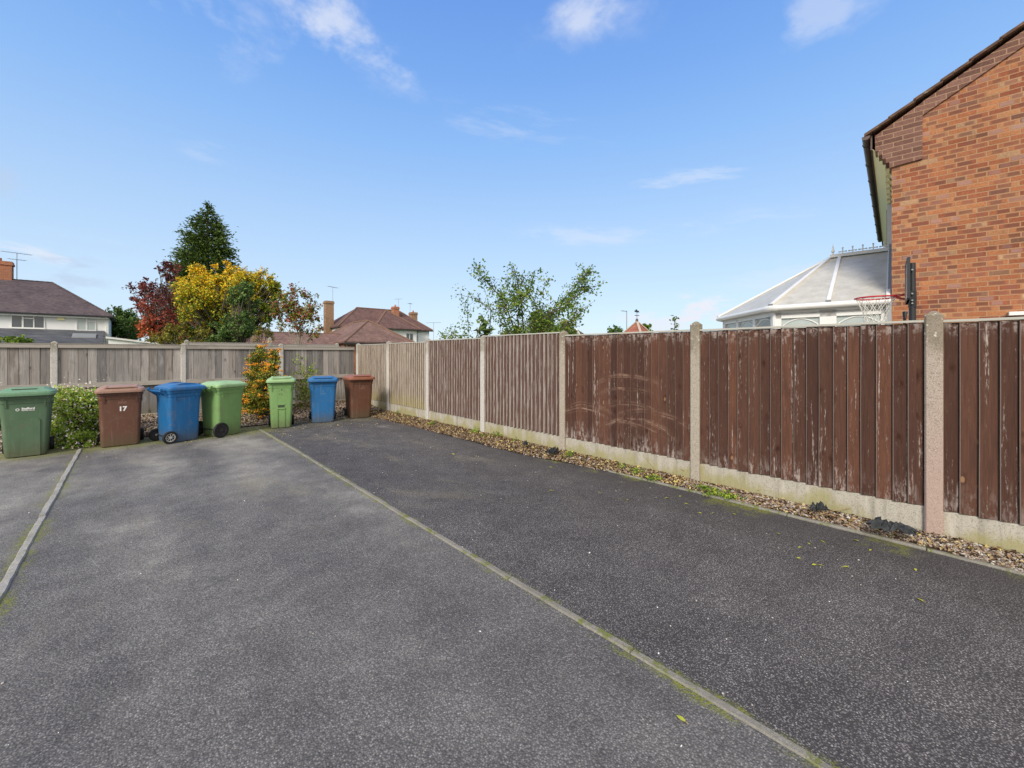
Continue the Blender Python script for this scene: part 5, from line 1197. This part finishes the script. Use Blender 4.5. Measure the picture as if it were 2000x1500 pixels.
for a, b in ((72, 737), (92, 745), (12, 755), (40, 746), (130, 752), (104, 742)): cl.append((at(a, b, 8.6), .09, .5))
bs = (-1.9, 10.8, .1)
ft = tree('flowering_bush', bs, cl, .036, L_bush, 'bright green bush with tiny white flowers behind the dark green bin at far left', 'bush', .03, 150, rndf=rb_, twig=.004, fork=.2)
flowers(cl, bs, ft, 10)
# climbing growth on top of the fence at far left
tree('climbing_plant', at(10, 700, 9.2), blob(15, 664, 50, 6, 8.9, 22, .09, depth=.25), .06, L_weed, 'light green leafy growth along the top of the grey fence at far left', 'plant', .02, 60, twig=.005)

HZ_K = 2.75; SKY_MIX = .88; CLOUD_COL = (2.3, 2.4, 2.65); GREY_COL = (1.45, 1.75, 2.3); SKY_STR = .15; BACK_FILL_COL = (3.4, 3.25, 3.05); SUN_STR = 1.5; SUN_ANG = 18; EXPO = 1.28
def CLOUDS(P, W): return (
 (640, 50, 115, 72, .66, P, -.1, .6), (380, 15, 220, 80, .48, P, 0., .7), (755, 118, 75, 36, .5, P, -.3, .6), (1140, 20, 90, 65, .62, P, 0., .75), (1270, 15, 170, 50, .28, P, 0., .9), (1600, 10, 90, 50, .38, P),
 (1010, 250, 150, 42, .24, W, -.1, .8), (410, 297, 50, 16, .18, W), (1210, 455, 260, 20, .35, W, 0., .7), (90, 484, 130, 16, .7, W, .02, .5), (1370, 345, 110, 16, .35, W),
 (1375, 610, 45, 30, 1., P, 0., .3), (1300, 635, 80, 30, .7, P), (1540, 540, 120, 24, .25, W))
def GREYS(P, W): return ((130, 530, 80, 28, .55, P), (10, 360, 40, 18, .45, P))
scene.cycles.max_bounces = 5; scene.cycles.diffuse_bounces = 3; scene.cycles.glossy_bounces = 2; scene.cycles.transmission_bounces = 3; scene.cycles.caustics_reflective = False; scene.cycles.caustics_refractive = False
# ================================================================ sky, sun, camera
w = bpy.data.worlds.new('World'); scene.world = w; w.use_nodes = True; nt = NT(w.node_tree); bg = w.node_tree.nodes['Background']
SUN_EL, SUN_AZ = R(34), R(-118)      # azimuth measured from +Y clockwise
sky = nt.node('ShaderNodeTexSky', sky_type='NISHITA'); sky.sun_disc = False; sky.sun_elevation = SUN_EL; sky.sun_rotation = SUN_AZ; sky.altitude = 50; sky.air_density = 1.0; sky.dust_density = .6; sky.ozone_density = 1.6
d = E(nt, nt.node('ShaderNodeTexCoord').outputs['Generated']); x, y, z = nt.sep(d)
az = nt.math('ARCTAN2', x, y); el = nt.math('ARCSINE', z)
# the clear sky, paler towards the horizon
hz = nt.ramp(el/R(90), [(0, (.70, .83, .95)), (.07, (.61, .78, .96)), (.145, (.50, .70, .96)), (.285, (.29, .53, .95)), (.37, (.205, .43, .91)), (.45, (.16, .355, .85)), (1, (.12, .28, .74))])
skc = nt.mix(SKY_MIX, nt.mix(1., E(nt, sky.outputs[0]), (.56, .60, .64), 'MULTIPLY'), nt.mix(1., hz, (HZ_K,)*3, 'MULTIPLY'))
warp = nt.noise(nt.comb(az*2.2, el*4., 5.), 1., 2, .5)-.5
kz = (z.max(0.)+.30).pow(-1.); puff = nt.noise(nt.comb(x*kz*5.2+warp*.9, y*kz*5.2, 1.3), 1., 6, .60, .0)
wisp = nt.noise(nt.comb(az*5.+warp*1., el*26.+az*3., 7.7), 1., 6, .66, .0)
def cloud(px, py, sx, sy, amt, kind, rotk=0., edge=.5):
    v = at(px, py, 1.)-Vector((0, 0, CAMZ)); a0 = math.atan2(v.x, v.y); e0 = math.asin(v.z/v.length)
    fa = math.cos(a0-YAW); sa = sx/816*fa*fa; se = sy/816*math.cos(e0)**2
    da = az-a0; de = el-e0-da*rotk
    g = nt.math('EXPONENT', 0.-((da/sa)*(da/sa)+(de/se)*(de/se)))
    return nt.step(g*(.35+1.3*(kind-.5).max(-.5))+(kind-.5)*g.pow(.35)*1.6, .06, edge)*amt
cl_ = None
for args in CLOUDS(puff, wisp):
    c = cloud(*args); cl_ = c if cl_ is None else cl_.max(c)
skc = nt.mix(cl_, skc, CLOUD_COL)
gr = None
for args in GREYS(puff, wisp):
    c = cloud(*args); gr = c if gr is None else gr.max(c)
skc = nt.mix(gr, skc, GREY_COL)
# broken bright cloud added out of view, behind and overhead, as neutral fill light
bk = nt.step(0.-(x*SN+y*CS)+z*.55, .2, .62)*nt.step(puff, .25, .5, .55, 1.)
skc = nt.mix(bk, skc, BACK_FILL_COL)
w.cycles.sampling_method = 'MANUAL'; w.cycles.sample_map_resolution = 256
nt.put(bg.inputs[0], skc); bg.inputs[1].default_value = SKY_STR
sd = bpy.data.lights.new('sun', 'SUN'); sd.energy = SUN_STR; sd.angle = R(SUN_ANG); sd.color = (1., .93, .83)
so_ = bpy.data.objects.new('sun', sd); COL.objects.link(so_)
dv = Vector((math.sin(SUN_AZ)*math.cos(SUN_EL), math.cos(SUN_AZ)*math.cos(SUN_EL), math.sin(SUN_EL))); so_.rotation_euler = dv.to_track_quat('Z', 'Y').to_euler()
cd = bpy.data.cameras.new('camera'); cam = bpy.data.objects.new('camera', cd); COL.objects.link(cam); cam.location = (0, 0, CAMZ); cam.rotation_euler = (R(90), 0, -YAW)
cd.sensor_width = 36; cd.lens = F/2000*36; cd.shift_y = -.03; cd.clip_end = 2000; cd.clip_start = .05; scene.camera = cam
scene.render.engine = 'CYCLES'; scene.view_settings.view_transform = 'Standard'; scene.view_settings.look = 'None'; scene.view_settings.exposure = EXPO; scene.view_settings.gamma = 1
